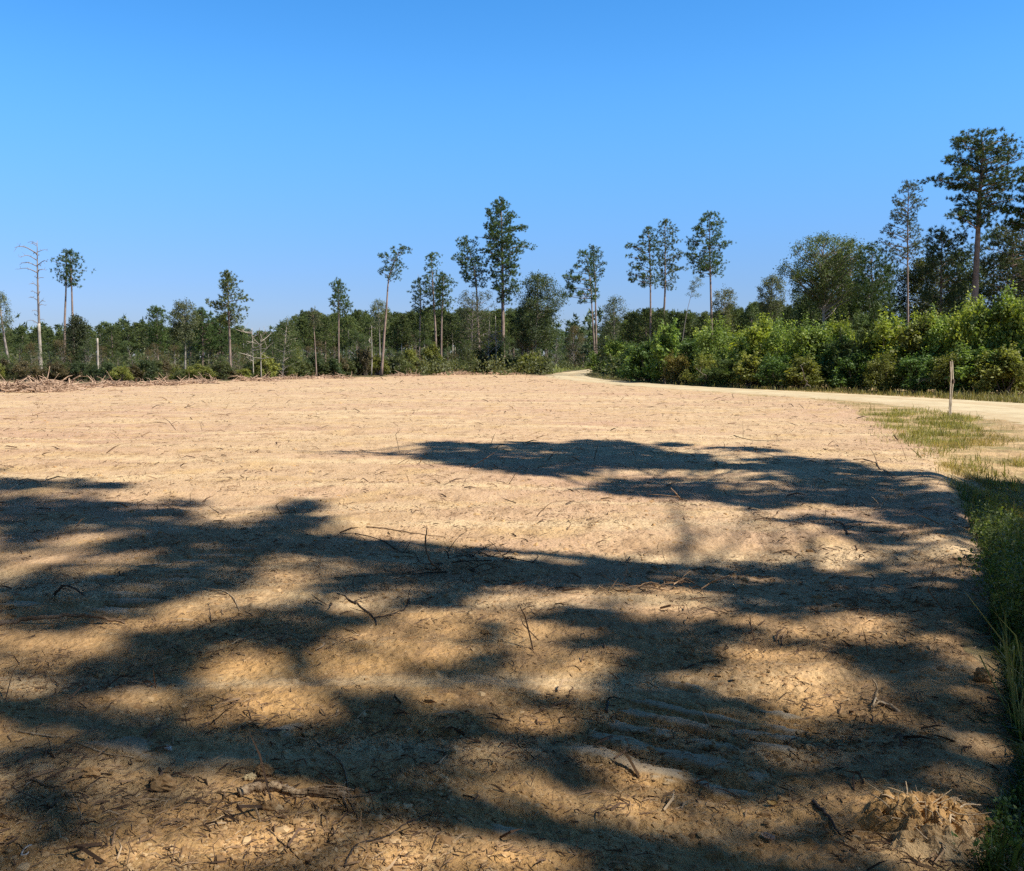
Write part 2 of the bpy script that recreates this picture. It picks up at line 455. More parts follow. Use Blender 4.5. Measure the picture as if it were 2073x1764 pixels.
def build_road():
    c = catmull([tuple(p) for p in ROADC], 3)
    T = np.gradient(c[:, :2], axis=0); T = unit(T); Nn = np.stack([T[:, 1], -T[:, 0]], 1)
    k = 13; V = []; AC = []
    for i, p in enumerate(c):
        t = np.linspace(-1, 1, k)
        e = p[2] * (1 + .22 * gn(np.array([i * .31]), np.array([3.3]), 8)[0]) 
        e2 = p[2] * (1 + .22 * gn(np.array([i * .31]), np.array([9.3]), 9)[0])
        off = np.where(t < 0, t * e, t * e2)
        xy = p[:2] + Nn[i] * off[:, None]
        z = height(xy[:, 0], xy[:, 1], False) + .03 - .05 * np.abs(t) ** 6 + .012 * np.sin(t * 7)
        V.append(np.concatenate([xy, z[:, None]], 1)); AC.append(t)
    V = np.concatenate(V); n = len(c)
    i, j = np.meshgrid(np.arange(n - 1), np.arange(k - 1), indexing='ij'); i, j = i.ravel(), j.ravel()
    F = np.stack([i * k + j, i * k + j + 1, (i + 1) * k + j + 1, (i + 1) * k + j], 1)
    put('road', mesh('road', V, F[:, ::-1], True, {'across': np.concatenate(AC)}), M_ROAD, kind='structure', label='pale sand track curving out of the field')
build_road()

def on_ground(x, y, dz=0.):
    return float(height(np.array([x]), np.array([y]))[0]) + dz

# ------------------------------------------------------------------ trees
def curve_pts(pts, n):
    pts = np.asarray(pts, float)
    s = np.concatenate([[0], np.cumsum(np.linalg.norm(np.diff(pts, axis=0), axis=1))]); s /= s[-1]
    t = np.linspace(0, 1, n)
    if len(pts) > 2:
        c = catmull([tuple(p) for p in pts], 8)
        s = np.concatenate([[0], np.cumsum(np.linalg.norm(np.diff(c, axis=0), axis=1))]); s /= s[-1]; pts = c
    return np.stack([np.interp(t, s, pts[:, i]) for i in range(3)], 1)

def grow(trunk, r0, rows, kind='needle', nb=45, size=.38, K=14, sp=.45, rise=.25, sag=.0, thick=.5, full=(.68, 1.08), seed=0, limb=.035, bare=0., depth=1., w=.075, lw=.3, jit=.22, top=True, clump=None, mult=15, extra=()):
    """trunk polyline and silhouette rows (z, left, right as x relative to the trunk base) -> limb mesh builder, crown arrays"""
    rg = np.random.default_rng(seed)
    tp = curve_pts(trunk, 14)
    wood = MB()
    t = np.linspace(0, 1, 14)
    rad = r0 * (1 - t) ** .75 * .88 + r0 * .12; rad[0] *= 1.18
    wood.tube(tp, rad, 7)
    def ax(z): return np.array([np.interp(z, tp[:, 2], tp[:, i]) for i in range(2)] + [z])
    rows = sorted(rows)
    rz = np.array([q[0] for q in rows]); rl = np.array([q[1] for q in rows]); rr = np.array([q[2] for q in rows])
    z0, z1 = rz[0], rz[-1]
    C, D, S = [], [], []
    nb = int(nb * (.8 if kind == 'needle' and not bare else 1))
    for i in range(nb + len(extra)):
        zz = z0 + (z1 - z0) * (min(i, nb - 1) + rg.uniform(0, 1)) / nb
        if i >= nb: zz = extra[i - nb][2]
        a = i * 2.399963 + rg.uniform(-.5, .5)
        base = ax(min(zz, tp[-1, 2]))
        L_, R_ = max(base[0] - np.interp(zz, rz, rl), .12), max(np.interp(zz, rz, rr) - base[0], .12)
        c, s = math.cos(a), math.sin(a)
        rx = R_ if c > 0 else L_
        dep = depth * min(.5 * (L_ + R_), 1.3 * max(min(L_, R_), .35 * max(L_, R_)))
        Rr = math.hypot(c * rx, s * dep) * rg.uniform(*full)
        end = np.array([base[0] + c * Rr, base[1] + s * Rr, zz])
        if i >= nb: end = np.array(extra[i - nb]); zz = end[2]; Rr = math.hypot(end[0] - base[0], end[1] - base[1]); c, s = (end[:2] - base[:2]) / max(Rr, .01)
        z_s = max(zz - rise * Rr - rg.uniform(0, .3), tp[0, 2] + .3)
        st = ax(min(z_s, tp[-1, 2] - .05))
        mid = st * .45 + end * .55 + np.array([0, 0, -sag * Rr]) + rg.normal(size=3) * .05 * Rr
        path = curve_pts([st, mid, end], 6)
        rb = max(limb * (.4 + Rr * .35), .012)
        wood.tube(path, np.linspace(rb, rb * .3, 6), 4, cap=False)
        if rg.uniform() < bare:
            for k in range(int(2 + Rr * 1.6)):
                u = rg.uniform(.35, 1); q = np.array([np.interp(u, np.linspace(0, 1, 6), path[:, m]) for m in range(3)])
                e = q + unit(np.array([c, s, .3]) + rg.normal(size=3) * .8) * rg.uniform(.25, .7) * max(Rr * .4, .5)
                wood.tube(curve_pts([q, (q + e) / 2 + rg.normal(size=3) * .06, e], 4), np.linspace(.02, .01, 4), 3, cap=False)
            continue
        nc = max(1, int(round(Rr / (sp * 2.6) * rg.uniform(.7, 1.3))))
        cr0 = clump if clump else size * (1.3 if kind == 'needle' else 1.1)
        for k in range(nc):
            u = 1. if k == 0 else 1 - (rg.uniform() ** 1.2) * .6
            q = np.array([np.interp(u, np.linspace(0, 1, 6), path[:, m]) for m in range(3)])
            lat = rg.normal(size=3) * jit * (.2 if k == 0 else .8) * max(Rr, .5) ** .7; lat[2] = abs(lat[2]) * thick - .05
            q2 = q + lat
            if k: wood.tube([q - (end - st) * .12, q2], [rb * .4, .01], 3, cap=False)
            cr = cr0 * rg.uniform(.6, 1.25); m_ = max(3, int(mult * rg.uniform(.7, 1.3) * (cr / cr0) ** 2))
            dv = unit(rg.normal(size=(m_, 3))) * rg.uniform(.1, 1, (m_, 1)) ** .5
            off = dv * cr * np.array([1.15, 1.15, thick * 1.1 + .12]) + np.outer(dv[:, 0], np.array([c, s, .12])) * cr * .3
            C.extend(q2 + off); D.extend(unit(np.array([c, s, .5]) * .7 + dv * np.array([1, 1, .7]))); S.extend(size * .62 * rg.uniform(.75, 1.25, m_))
    if top:
        for k in range(14):
            q = ax(z1 - rg.uniform(0, 1) * (z1 - z0) * .09); C.append(q + rg.normal(size=3) * .16); D.append(unit(np.array([0, 0, 1.]) + rg.normal(size=3) * .4)); S.append(size * .65)
    if not C: return wood, None
    C, D, S = np.array(C), np.array(D), np.array(S)
    if kind == 'needle': fol = needles(C, D, S, K, w, rg=rg)
    else: fol = leaves(C, D, S, K, lw, rg=rg)
    return wood, fol

def plant(name, cat, label, trunk_px, rows_px, Y, r0px, color, kind='needle', bark=None, group=None, peel=None, **kw):
    """trunk and crown outline read off the photograph at its own distance; the tree gets its real size and a round crown"""
    b = at(trunk_px[0][0], trunk_px[0][1], Y); b[2] = on_ground(b[0], b[1]) - .05
    pts = [np.zeros(3)] + [at(x, y, Y) - b for x, y in trunk_px[1:]]
    rg = np.random.default_rng(kw.get('seed', 0) + 900)
    for i, p in enumerate(pts):
        if i: p[1] += rg.normal() * .01 * p[2]
    rows = []
    for (y, xl, xr) in rows_px:
        a = at(xl, y, Y) - b; c = at(xr, y, Y) - b; rows.append((a[2], a[0], c[0]))
    if 'extra' in kw: kw['extra'] = [at(x, y, Y) - b + [0, rg.normal() * .6, 0] for x, y in kw['extra']]
    wood, fol = grow(pts, r0px * Y / FPX, rows, kind, **kw)
    root = put(name, None, None, loc=b, label=label, cat=cat, group=group)
    put('trunk', wood.mesh('trunk'), bark or M_PINEBARK, root)
    if fol is not None:
        put('crown', mesh('crown', fol[0], fol[1], False, {'tint': fol[2]}), M_NEEDLE if kind == 'needle' else M_LEAF, root, color=color)
    return root

PINE = (.066, .105, .026); PINE2 = (.052, .085, .024); OLIVE = (.090, .115, .030); GREY = (.115, .13, .062)
# --- the lone trees, left to right (pixel outline in a 2073 x 1764 frame, distance in metres)
T = []
plant('dying_pine', 'tree', 'thin drooping half dead tree at the left edge of the photo', [(24, 762), (10, 690), (3, 640), (-4, 588)],
      [(592, -14, 4), (610, -20, 8), (632, -18, 15), (650, -15, 17), (662, -8, 27), (668, -6, 22)], 92, 3.2, GREY, 'leaf', M_SNAG, nb=34, size=.33, K=9, sp=.5, lw=.3, seed=1)
r = plant('dead_snag', 'dead tree', 'tall bare dead pine with bleached lower trunk, leafless against the sky', [(83, 756), (80, 680), (77, 600), (75, 540), (74, 487)],
      [(492, 58, 85), (505, 50, 92), (525, 48, 100), (532, 40, 104), (547, 45, 92), (562, 40, 98), (590, 66, 95), (612, 62, 98), (632, 62, 88), (650, 66, 88)], 96, 3.4, GREY, 'needle', M_SNAG, nb=16, bare=1., top=False, rise=.05, limb=.055, full=(.3, 1.35), sag=-.16, extra=[(40, 533), (42, 546), (104, 533), (50, 506), (98, 612), (60, 650), (56, 491), (93, 506), (92, 547), (64, 590)], seed=2)
b = np.array(r.location); mb = MB()
pp = [at(83, 756, 96) - b + np.array([0, 0, -.3])] + [at(x, y, 96) - b for x, y in [(81.6, 720), (80.2, 690), (78.8, 655)]]
pp[0][2] = 0
mb.tube(curve_pts(pp, 8), np.linspace(4.0 * 96 / FPX, 2.75 * 96 / FPX, 8), 8)
put('bare_wood', mb.mesh('bare_wood'), M_PEEL, r)
plant('tall_pine', 'pine tree', 'left one of the twin tall flat-topped pines beside the bare snag, dark trunk', [(131, 756), (131, 660), (133, 590), (136, 514)],
      [(512, 124, 146), (522, 114, 148), (533, 114, 150), (543, 107, 148), (550, 106, 146), (563, 111, 142), (576, 122, 140)], 108, 3.2, PINE, nb=36, size=.46, K=15, sp=.36, rise=.15, mult=9, extra=[(107, 548), (112, 530)], seed=3)
plant('tall_pine', 'pine tree', 'right one of the twin tall pines beside the bare snag, with a dead side bough', [(152, 756), (148, 660), (145, 580), (142, 509)],
      [(509, 134, 152), (520, 128, 160), (535, 138, 163), (547, 140, 170), (553, 140, 176), (566, 138, 156), (580, 128, 158)], 108, 3.2, PINE, nb=34, size=.46, K=15, sp=.38, rise=.2, mult=9, extra=[(170, 546), (160, 525)], seed=4)
plant('vine_clad_tree', 'tree', 'small dark vine-clad tree below the twin tall pines', [(157, 768), (156, 700), (153, 640)],
      [(641, 146, 162), (660, 141, 166), (690, 138, 171), (720, 138, 173), (755, 139, 174)], 88, 2.2, (.055, .066, .030), 'leaf', M_DARKBARK, nb=70, size=.4, K=14, sp=.3, seed=5)
mb = MB()
def stub(name, label, px, Y, r0, mat=M_PEEL, boughs=0, seed=0, cat='dead tree', group=None):
    b = at(*px[0], Y); b[2] = on_ground(b[0], b[1]) - .05
    pts = curve_pts([np.zeros(3)] + [at(x, y, Y) - b for x, y in px[1:]], 9)
    m = MB(); rg = np.random.default_rng(seed)
    m.tube(pts, np.linspace(r0, r0 * (.7 if not boughs else .3), 9) * Y / FPX, 6, rough=.12, seed=seed)
    for k in range(boughs):
        u = rg.uniform(.3, .95); q = np.array([np.interp(u, np.linspace(0, 1, 9), pts[:, i]) for i in range(3)])
        a = rg.uniform(0, 6.28); L = rg.uniform(.8, 2.4) * (1.2 - u * .6)
        d = np.array([math.cos(a), math.sin(a), rg.uniform(.1, .9)])
        m.tube(curve_pts([q, q + d * L * .5 + rg.normal(size=3) * .1, q + d * L + rg.normal(size=3) * .25], 5), np.linspace(.05, .014, 5), 4, cap=False)
        e = q + d * L * .6
        m.tube([e, e + rg.normal(size=3) * .5 + [0, 0, .3]], [.02, .01], 3, cap=False)
    return put(name, m.mesh(name), mat, loc=b, label=label, cat=cat, group=group)
stub('broken_snag', 'short pale broken-off trunk right of the dark vine-clad tree', [(199, 770), (198, 725), (197, 685)], 84, 2.4, seed=3)
plant('pine_tree', 'pine tree', 'mid-sized bushy pine standing left of the grey pale-trunked tree', [(322, 762), (318, 690), (317, 623)],
      [(623, 310, 323), (633, 304, 331), (648, 302, 336), (660, 298, 336), (668, 301, 334), (690, 306, 330), (706, 308, 328)], 94, 2., PINE, nb=60, size=.42, sp=.33, seed=6)
plant('grey_tree', 'tree', 'round grey-green sparse tree with pale trunk and bare lower limbs', [(375, 762), (375, 690), (373, 615)],
      [(613, 364, 381), (626, 354, 390), (642, 352, 395), (654, 350, 396), (668, 352, 390), (690, 358, 390)], 96, 2.2, GREY, 'leaf', M_PALEBARK, nb=60, size=.42, K=13, sp=.36, rise=.6, lw=.27, seed=7)
plant('pine_tree', 'pine tree', 'dense dark pine just left of the pine with the long side bough', [(410, 762), (410, 690), (408, 628)],
      [(628, 402, 416), (640, 397, 428), (655, 396, 434), (680, 396, 436), (710, 400, 432)], 100, 2., PINE2, nb=75, size=.45, sp=.32, seed=8)
plant('pine_tree', 'pine tree', 'low rounded pine tucked directly behind the pine with the long side bough', [(445, 762), (445, 700), (446, 640)],
      [(640, 438, 452), (652, 432, 460), (680, 430, 462), (710, 434, 460)], 102, 2., PINE2, nb=60, size=.45, sp=.34, seed=9)
plant('pine_tree', 'pine tree', 'free-standing narrow pine with one long bough reaching left', [(467, 772), (465, 690), (463, 620), (460, 550)],
      [(550, 456, 465), (560, 451, 472), (574, 449, 479), (582, 450, 472), (588, 449, 490), (598, 452, 498), (604, 450, 501), (611, 418, 486), (617, 428, 480), (625, 446, 486), (636, 445, 497), (645, 446, 496), (652, 455, 490), (658, 460, 478)], 88, 3., OLIVE, nb=58, size=.38, K=16, sp=.3, rise=.12, full=(.55, 1.05), extra=[(420, 611), (432, 616), (500, 604), (492, 624), (452, 640)], seed=10)
stub('dead_sapling', 'thin pale leafless pole right of the long-boughed pine', [(513, 764), (512, 720), (510, 664)], 92, 1.2, boughs=7, seed=4)
stub('dead_sapling', 'pale leafless sapling with ragged branches, left of the green vine-hung snag', [(529, 764), (528, 725), (528, 676)], 92, 1.3, boughs=9, seed=5)
r = plant('vine_hung_snag', 'dead tree', 'white-trunked snag hung with light green vine growth', [(571, 766), (576, 705), (582, 645)],
      [(648, 566, 592), (670, 560, 600), (700, 552, 606), (730, 546, 604), (750, 548, 596)], 96, 2.4, (.10, .13, .045), 'leaf', M_PEEL, nb=46, size=.4, K=11, sp=.5, seed=11, lw=.25)
plant('thin_pine', 'pine tree', 'spindly sparse-topped pine with faded crown left of the narrow pine', [(641, 762), (637, 690), (632, 628)],
      [(628, 620, 638), (636, 620, 642), (648, 628, 644), (662, 632, 644)], 102, 1.7, GREY, nb=22, size=.36, sp=.4, seed=12)
plant('pine_tree', 'pine tree', 'narrow two-tiered pine alone in the middle of the left treeline', [(686, 766), (686, 690), (686, 620), (685, 569)],
      [(569, 676, 688), (579, 674, 698), (588, 673, 699), (597, 678, 694), (604, 669, 700), (609, 670, 713), (620, 671, 704), (631, 680, 706)], 108, 2.2, PINE, nb=42, size=.42, K=16, sp=.32, rise=.15, seed=13)
plant('leaning_pine', 'pine tree', 'slender leaning pine with crooked top, tuft of needles bent to the right', [(772, 762), (777, 690), (783, 620), (787, 560), (800, 528), (813, 505)],
      [(499, 792, 821), (508, 792, 822), (516, 776, 818), (526, 777, 806), (537, 780, 812), (547, 770, 808), (554, 770, 804), (566, 782, 800)], 114, 3., PINE2, nb=30, size=.42, K=15, sp=.34, rise=.3, extra=[(818, 502), (772, 518), (771, 548), (811, 536)], seed=14, top=True)
plant('faded_tree', 'tree', 'faded sparse-leaved tree behind the slender leaning pine', [(768, 764), (769, 700), (766, 610)],
      [(609, 757, 773), (622, 751, 778), (632, 750, 787), (645, 752, 784), (665, 754, 782)], 118, 1.8, GREY, 'leaf', M_PALEBARK, nb=36, size=.36, K=9, sp=.5, rise=.6, seed=15)
stub('dead_sapling', 'pale bare pole just left of the slender leaning pine', [(752, 764), (753, 720), (752, 660)], 115, 1.3, boughs=3, seed=6)
plant('pine_tree', 'pine tree', 'leftmost and lowest of the trio of slender pines left of the tallest pine', [(848, 762), (850, 660), (852, 600), (846, 556)],
      [(566, 846, 862), (580, 826, 866), (588, 823, 866), (602, 838, 866), (622, 840, 862), (632, 832, 856)], 134, 2.2, PINE2, nb=36, size=.48, K=16, sp=.36, seed=16)
plant('pine_tree', 'pine tree', 'tallest and middle of the trio of slender pines left of the tallest pine', [(884, 762), (881, 660), (877, 600), (873, 515)],
      [(515, 866, 883), (528, 863, 887), (546, 860, 886), (556, 856, 892), (570, 860, 892), (590, 862, 896), (610, 863, 888), (626, 866, 884)], 134, 2.9, PINE, nb=52, size=.48, K=16, sp=.34, seed=17)
plant('pine_tree', 'pine tree', 'rightmost of the trio of slender pines, pale straight trunk', [(893, 762), (894, 660), (898, 556)],
      [(556, 900, 917), (566, 890, 914), (580, 888, 913), (600, 886, 914), (612, 888, 916), (624, 890, 908)], 132, 2.5, PINE, nb=38, size=.48, K=16, sp=.34, seed=18)
plant('pine_tree', 'pine tree', 'crooked broad pine leaning against the tallest pine from the left', [(972, 764), (967, 640), (962, 560), (944, 484)],
      [(481, 928, 950), (495, 925, 964), (505, 924, 962), (513, 914, 950), (524, 915, 984), (535, 920, 990), (547, 919, 992), (560, 924, 986), (570, 942, 990), (580, 945, 985)], 146, 3., PINE, nb=58, size=.5, K=16, sp=.34, rise=.2, seed=19)
plant('grey_tree', 'tree', 'sparse grey-green broadleaf tree filling the gap beneath the crooked broad pine', [(955, 766), (955, 690), (958, 592)],
      [(590, 935, 985), (602, 926, 996), (625, 926, 1000), (650, 922, 1002), (690, 924, 1000), (730, 928, 998)], 142, 2.2, (.085, .095, .045), 'leaf', M_SNAG, nb=70, size=.5, K=9, sp=.46, rise=.5, clump=.7, mult=9, seed=20)
plant('tall_pine', 'pine tree', 'tallest pine of the far treeline, full pyramidal crown on a straight trunk', [(1019, 762), (1018, 640), (1017, 530), (1014, 404)],
      [(404, 1006, 1022), (414, 998, 1032), (426, 984, 1035), (440, 984, 1040), (452, 982, 1043), (462, 976, 1056), (472, 980, 1056), (479, 967, 1047), (488, 985, 1060), (499, 985, 1073), (507, 971, 1060), (520, 985, 1058), (535, 994, 1060), (550, 998, 1058), (560, 1000, 1045), (576, 1000, 1040), (586, 992, 1049), (592, 1010, 1035), (612, 1012, 1030)], 146, 4.4, PINE, nb=120, size=.55, K=18, sp=.32, rise=.18, full=(.5, 1.05), limb=.045, extra=[(968, 480), (1072, 500), (972, 507), (1055, 463), (1048, 586)], seed=21)
plant('oak_tree', 'oak tree', 'spreading broadleaf tree right of the tallest pine', [(1079, 762), (1084, 690), (1088, 620), (1089, 558)],
      [(557, 1080, 1096), (570, 1058, 1124), (585, 1055, 1130), (600, 1045, 1136), (620, 1048, 1136), (640, 1056, 1128), (665, 1052, 1122), (700, 1060, 1116)], 138, 2.6, (.065, .088, .035), 'leaf', M_PALEBARK, nb=84, size=.6, K=11, sp=.44, rise=.45, clump=.95, mult=15, jit=.34, full=(.4, 1.08), seed=22)
stub('dead_sapling', 'white bare forked trunk at the foot of the tallest pine', [(1005, 764), (1004, 700), (1003, 640)], 141, 1.5, boughs=12, seed=7)
stub('dead_sapling', 'thin pale bare trunk leaning left of the tallest pine', [(991, 764), (989, 700), (992, 635)], 141, 1.1, boughs=9, seed=8)
plant('tall_pine', 'pine tree', 'left trunk of the pine pair beside the road bend, boughs all to the left', [(1206, 764), (1199, 640), (1195, 570), (1186, 512)],
      [(508, 1178, 1192), (520, 1168, 1196), (533, 1166, 1197), (545, 1163, 1197), (557, 1150, 1197), (562, 1139, 1196), (572, 1150, 1195), (582, 1150, 1195), (596, 1140, 1195), (606, 1146, 1192), (612, 1160, 1185)], 160, 2.3, PINE, nb=56, size=.52, K=16, sp=.34, rise=.1, extra=[(1141, 562), (1141, 598), (1150, 580), (1164, 540)], seed=23)
plant('tall_pine', 'pine tree', 'right trunk of the pine pair beside the road bend, small high crown', [(1208, 764), (1206, 640), (1205, 570), (1200, 499)],
      [(498, 1196, 1206), (508, 1195, 1212), (516, 1195, 1223), (526, 1196, 1230), (535, 1197, 1222), (545, 1197, 1226), (555, 1197, 1224), (568, 1196, 1210)], 161, 2.4, PINE, nb=36, size=.5, K=15, sp=.36, rise=.3, seed=24)
plant('grey_tree', 'tree', 'hazy grey-green broadleaf tree beside the road bend, right of the pine pair', [(1243, 764), (1243, 690), (1243, 606)],
      [(604, 1236, 1252), (620, 1228, 1264), (640, 1222, 1268), (665, 1216, 1270), (700, 1214, 1272), (730, 1216, 1270)], 128, 2., (.085, .105, .05), 'leaf', M_SNAG, nb=66, size=.5, K=10, sp=.44, rise=.45, clump=.8, mult=11, seed=25)
plant('tall_pine', 'pine tree', 'left one of the two close pines above the right-hand thicket', [(1317, 765), (1317, 600), (1316, 520), (1312, 462)],
      [(462, 1306, 1319), (478, 1299, 1322), (497, 1276, 1322), (508, 1277, 1330), (520, 1273, 1324), (530, 1272, 1326), (540, 1280, 1320), (555, 1273, 1322), (568, 1278, 1322), (577, 1296, 1322)], 112, 2.7, PINE, nb=58, size=.42, K=16, sp=.32, rise=.2, extra=[(1274, 498), (1274, 522), (1275, 556)], seed=26)
plant('tall_pine', 'pine tree', 'right one of the two close pines above the right-hand thicket, leaning trunk', [(1334, 765), (1342, 660), (1346, 590), (1346, 500), (1347, 446)],
      [(445, 1341, 1356), (458, 1336, 1362), (474, 1329, 1365), (490, 1332, 1373), (502, 1336, 1366), (516, 1332, 1382), (530, 1336, 1378), (542, 1332, 1382), (556, 1336, 1372), (572, 1346, 1370), (584, 1346, 1362)], 114, 3., OLIVE, nb=64, size=.42, K=16, sp=.31, rise=.3, extra=[(1381, 517), (1380, 543)], seed=27)
plant('tall_pine', 'pine tree', 'lone tall pine above the right-hand thicket, right of the two close pines', [(1443, 765), (1439, 610), (1437, 520), (1436, 431)],
      [(431, 1424, 1444), (440, 1416, 1452), (449, 1414, 1461), (462, 1402, 1450), (476, 1396, 1458), (484, 1392, 1452), (492, 1400, 1472), (508, 1394, 1452), (517, 1389, 1456), (530, 1392, 1462), (541, 1392, 1460), (549, 1400, 1456), (558, 1420, 1450)], 104, 3.2, PINE, nb=78, size=.42, K=17, sp=.31, rise=.15, full=(.6, 1.05), extra=[(1471, 492), (1390, 517), (1461, 449), (1461, 532)], seed=28)
plant('leaning_sapling', 'tree', 'thin leaning nearly bare sapling left of the lone tall pine', [(1372, 765), (1385, 665), (1396, 610), (1410, 563)],
      [(563, 1404, 1414), (574, 1402, 1422), (598, 1390, 1412)], 108, 1.1, GREY, 'leaf', M_SNAG, nb=12, size=.28, K=8, sp=.5, seed=29, lw=.3)
plant('yellowing_tree', 'tree', 'yellowing sparse broadleaf tree right behind the lone tall pine', [(1466, 765), (1464, 680), (1466, 592)],
      [(590, 1454, 1482), (602, 1444, 1489), (615, 1446, 1480), (640, 1448, 1478), (670, 1450, 1476)], 96, 2., (.12, .125, .05), 'leaf', M_PALEBARK, nb=50, size=.38, K=10, sp=.45, rise=.5, seed=30)
plant('grey_tree', 'tree', 'airy grey-leaved tree standing left of the big spreading oak', [(1551, 765), (1558, 640), (1564, 562)],
      [(561, 1554, 1574), (574, 1544, 1581), (590, 1538, 1586), (605, 1538, 1584), (622, 1542, 1580), (645, 1540, 1580)], 90, 1.8, GREY, 'leaf', M_SNAG, nb=64, size=.34, K=11, sp=.38, rise=.5, seed=31)
plant('oak_tree', 'oak tree', 'big spreading oak with pale limbs and domed olive crown', [(1668, 780), (1667, 620), (1664, 550), (1670, 482)],
      [(478, 1650, 1688), (488, 1628, 1712), (505, 1612, 1732), (525, 1602, 1738), (545, 1586, 1740), (556, 1592, 1742), (575, 1604, 1738), (595, 1618, 1734), (615, 1640, 1728)], 78, 3.6, (.085, .11, .032), 'leaf', M_PALEBARK, nb=96, size=.40, K=10, sp=.34, rise=.62, lw=.27, limb=.06, jit=.34, clump=.62, mult=15, full=(.45, 1.05), seed=32)
plant('pine_tree', 'pine tree', 'round-topped dark pine between the oak and the open-topped pine', [(1766, 780), (1766, 620), (1765, 498)],
      [(497, 1752, 1778), (508, 1742, 1788), (530, 1738, 1796), (560, 1735, 1800), (590, 1732, 1798), (620, 1735, 1796), (650, 1740, 1790)], 82, 2.6, PINE2, nb=80, size=.46, K=15, sp=.36, mult=14, clump=.6, seed=33)
plant('pine_tree', 'pine tree', 'dark pine showing behind the right shoulder of the big oak', [(1718, 780), (1718, 620), (1722, 490)],
      [(488, 1708, 1732), (505, 1700, 1740), (540, 1696, 1744), (590, 1690, 1746), (640, 1695, 1740)], 88, 2.4, PINE2, nb=64, size=.46, K=15, sp=.36, mult=14, clump=.6, seed=34)
plant('pine_tree', 'pine tree', 'broad dark pine mass just left of the tallest right-hand pine trunk', [(1905, 785), (1905, 620), (1906, 466)],
      [(464, 1894, 1924), (476, 1882, 1952), (500, 1868, 1962), (540, 1860, 1966), (580, 1862, 1966), (620, 1868, 1960), (650, 1872, 1950)], 74, 3., (.062, .086, .03), nb=92, size=.44, K=15, sp=.36, mult=16, clump=.62, jit=.34, full=(.35, 1.1), seed=35)
plant('pine_tree', 'pine tree', 'broad dark tree filling the right edge behind the tallest right-hand pine', [(2052, 790), (2052, 620), (2048, 452)],
      [(450, 2025, 2075), (462, 2005, 2090), (490, 1990, 2105), (530, 1988, 2110), (570, 1995, 2110), (620, 2000, 2100), (650, 2005, 2090)], 78, 3., (.074, .090, .03), nb=100, size=.44, K=15, sp=.36, mult=16, clump=.66, jit=.34, full=(.35, 1.1), seed=36)
plant('tall_pine', 'pine tree', 'open-topped thin pine standing between the oak and the tallest right-hand pine', [(1838, 785), (1838, 620), (1840, 480), (1836, 374)],
      [(373, 1828, 1844), (386, 1810, 1853), (398, 1800, 1854), (408, 1800, 1869), (420, 1796, 1864), (430, 1791, 1852), (440, 1812, 1850), (452, 1800, 1852), (462, 1784, 1858), (478, 1780, 1862), (500, 1788, 1870), (525, 1800, 1866)], 70, 3., (.072, .09, .04), nb=84, size=.3, K=12, sp=.3, rise=.3, full=(.6, 1.), seed=37)
plant('tall_pine', 'pine tree', 'tallest right-hand pine with layered pads of needles and stout pinkish trunk', [(1964, 790), (1973, 620), (1980, 480), (1984, 380), (1988, 310), (1984, 272)],
      [(264, 1958, 2000), (272, 1948, 2024), (281, 1940, 2044), (290, 1936, 2046), (298, 1965, 2040), (306, 1940, 2050), (316, 1925, 2062), (324, 1916, 2062), (335, 1940, 2066), (345, 1912, 2070), (355, 1904, 2070), (366, 1908, 2068), (378, 1945, 2050), (390, 1938, 2044), (402, 1932, 2062), (410, 1936, 2050), (420, 1934, 2030), (432, 1922, 2025), (441, 1917, 1990), (450, 1948, 2012), (458, 1956, 1990)], 72, 8.6, (.058, .085, .024), nb=88, size=.42, K=16, sp=.30, rise=.28, full=(.45, 1.03), limb=.05, thick=.26, jit=.26, clump=.68, mult=17, extra=[(1906, 358), (1917, 325), (2067, 347), (1919, 441), (2060, 311), (1936, 290), (2058, 402), (2044, 282)], seed=38)
plant('pine_tree', 'pine tree', 'pine cut off by the right edge of the photo, only bough tips showing', [(2122, 790), (2122, 600), (2120, 380), (2118, 330)],
      [(340, 2095, 2150), (368, 2072, 2160), (385, 2074, 2160), (400, 2068, 2165), (412, 2050, 2170), (428, 2034, 2170), (436, 2036, 2170), (446, 2056, 2160), (460, 2060, 2160)], 70, 6., PINE2, nb=80, size=.40, K=20, sp=.24, rise=.2, thick=.32, seed=39)

rgd = np.random.default_rng(5)
for i, (x, top, wd, Y, lb) in enumerate([(1700, 520, 80, 92, 'dark leafy tree filling the gap behind the oak trunk'), (1800, 540, 90, 86, 'dark tree low behind the open-topped thin pine, on its left'),
        (1868, 528, 86, 84, 'dark tree behind the open-topped thin pine, on its right'), (1940, 512, 92, 86, 'dark tree close behind the trunk of the tallest right-hand pine'),
        (2010, 470, 96, 88, 'dark pine right of the trunk of the tallest right-hand pine'), (2095, 480, 110, 84, 'dark tree cut by the right edge behind the bushes'),
        (1640, 590, 70, 98, 'low dark tree behind the left side of the big oak'), (1760, 575, 100, 80, 'low dark tree filling the space under the round-topped dark pine')]):
    H = 790 - top
    plant('dark_tree', 'tree', lb, [(x, 785), (x + 2, 690), (x - 1, top + 6)], [(top, x - wd * .14, x + wd * .16), (top + H * .08, x - wd * .4, x + wd * .36), (top + H * .25, x - wd * .52, x + wd * .5), (top + H * .5, x - wd * .55, x + wd * .56), (top + H * .7, x - wd * .5, x + wd * .5)],
          Y, 2.2, [(.062, .085, .028), (.05, .08, .024), (.075, .085, .03)][i % 3], 'needle' if i % 3 == 1 else 'leaf', M_DARKBARK, nb=80, size=.55, K=12, sp=.42, mult=15, clump=.8, jit=.34, full=(.35, 1.1), seed=60 + i)
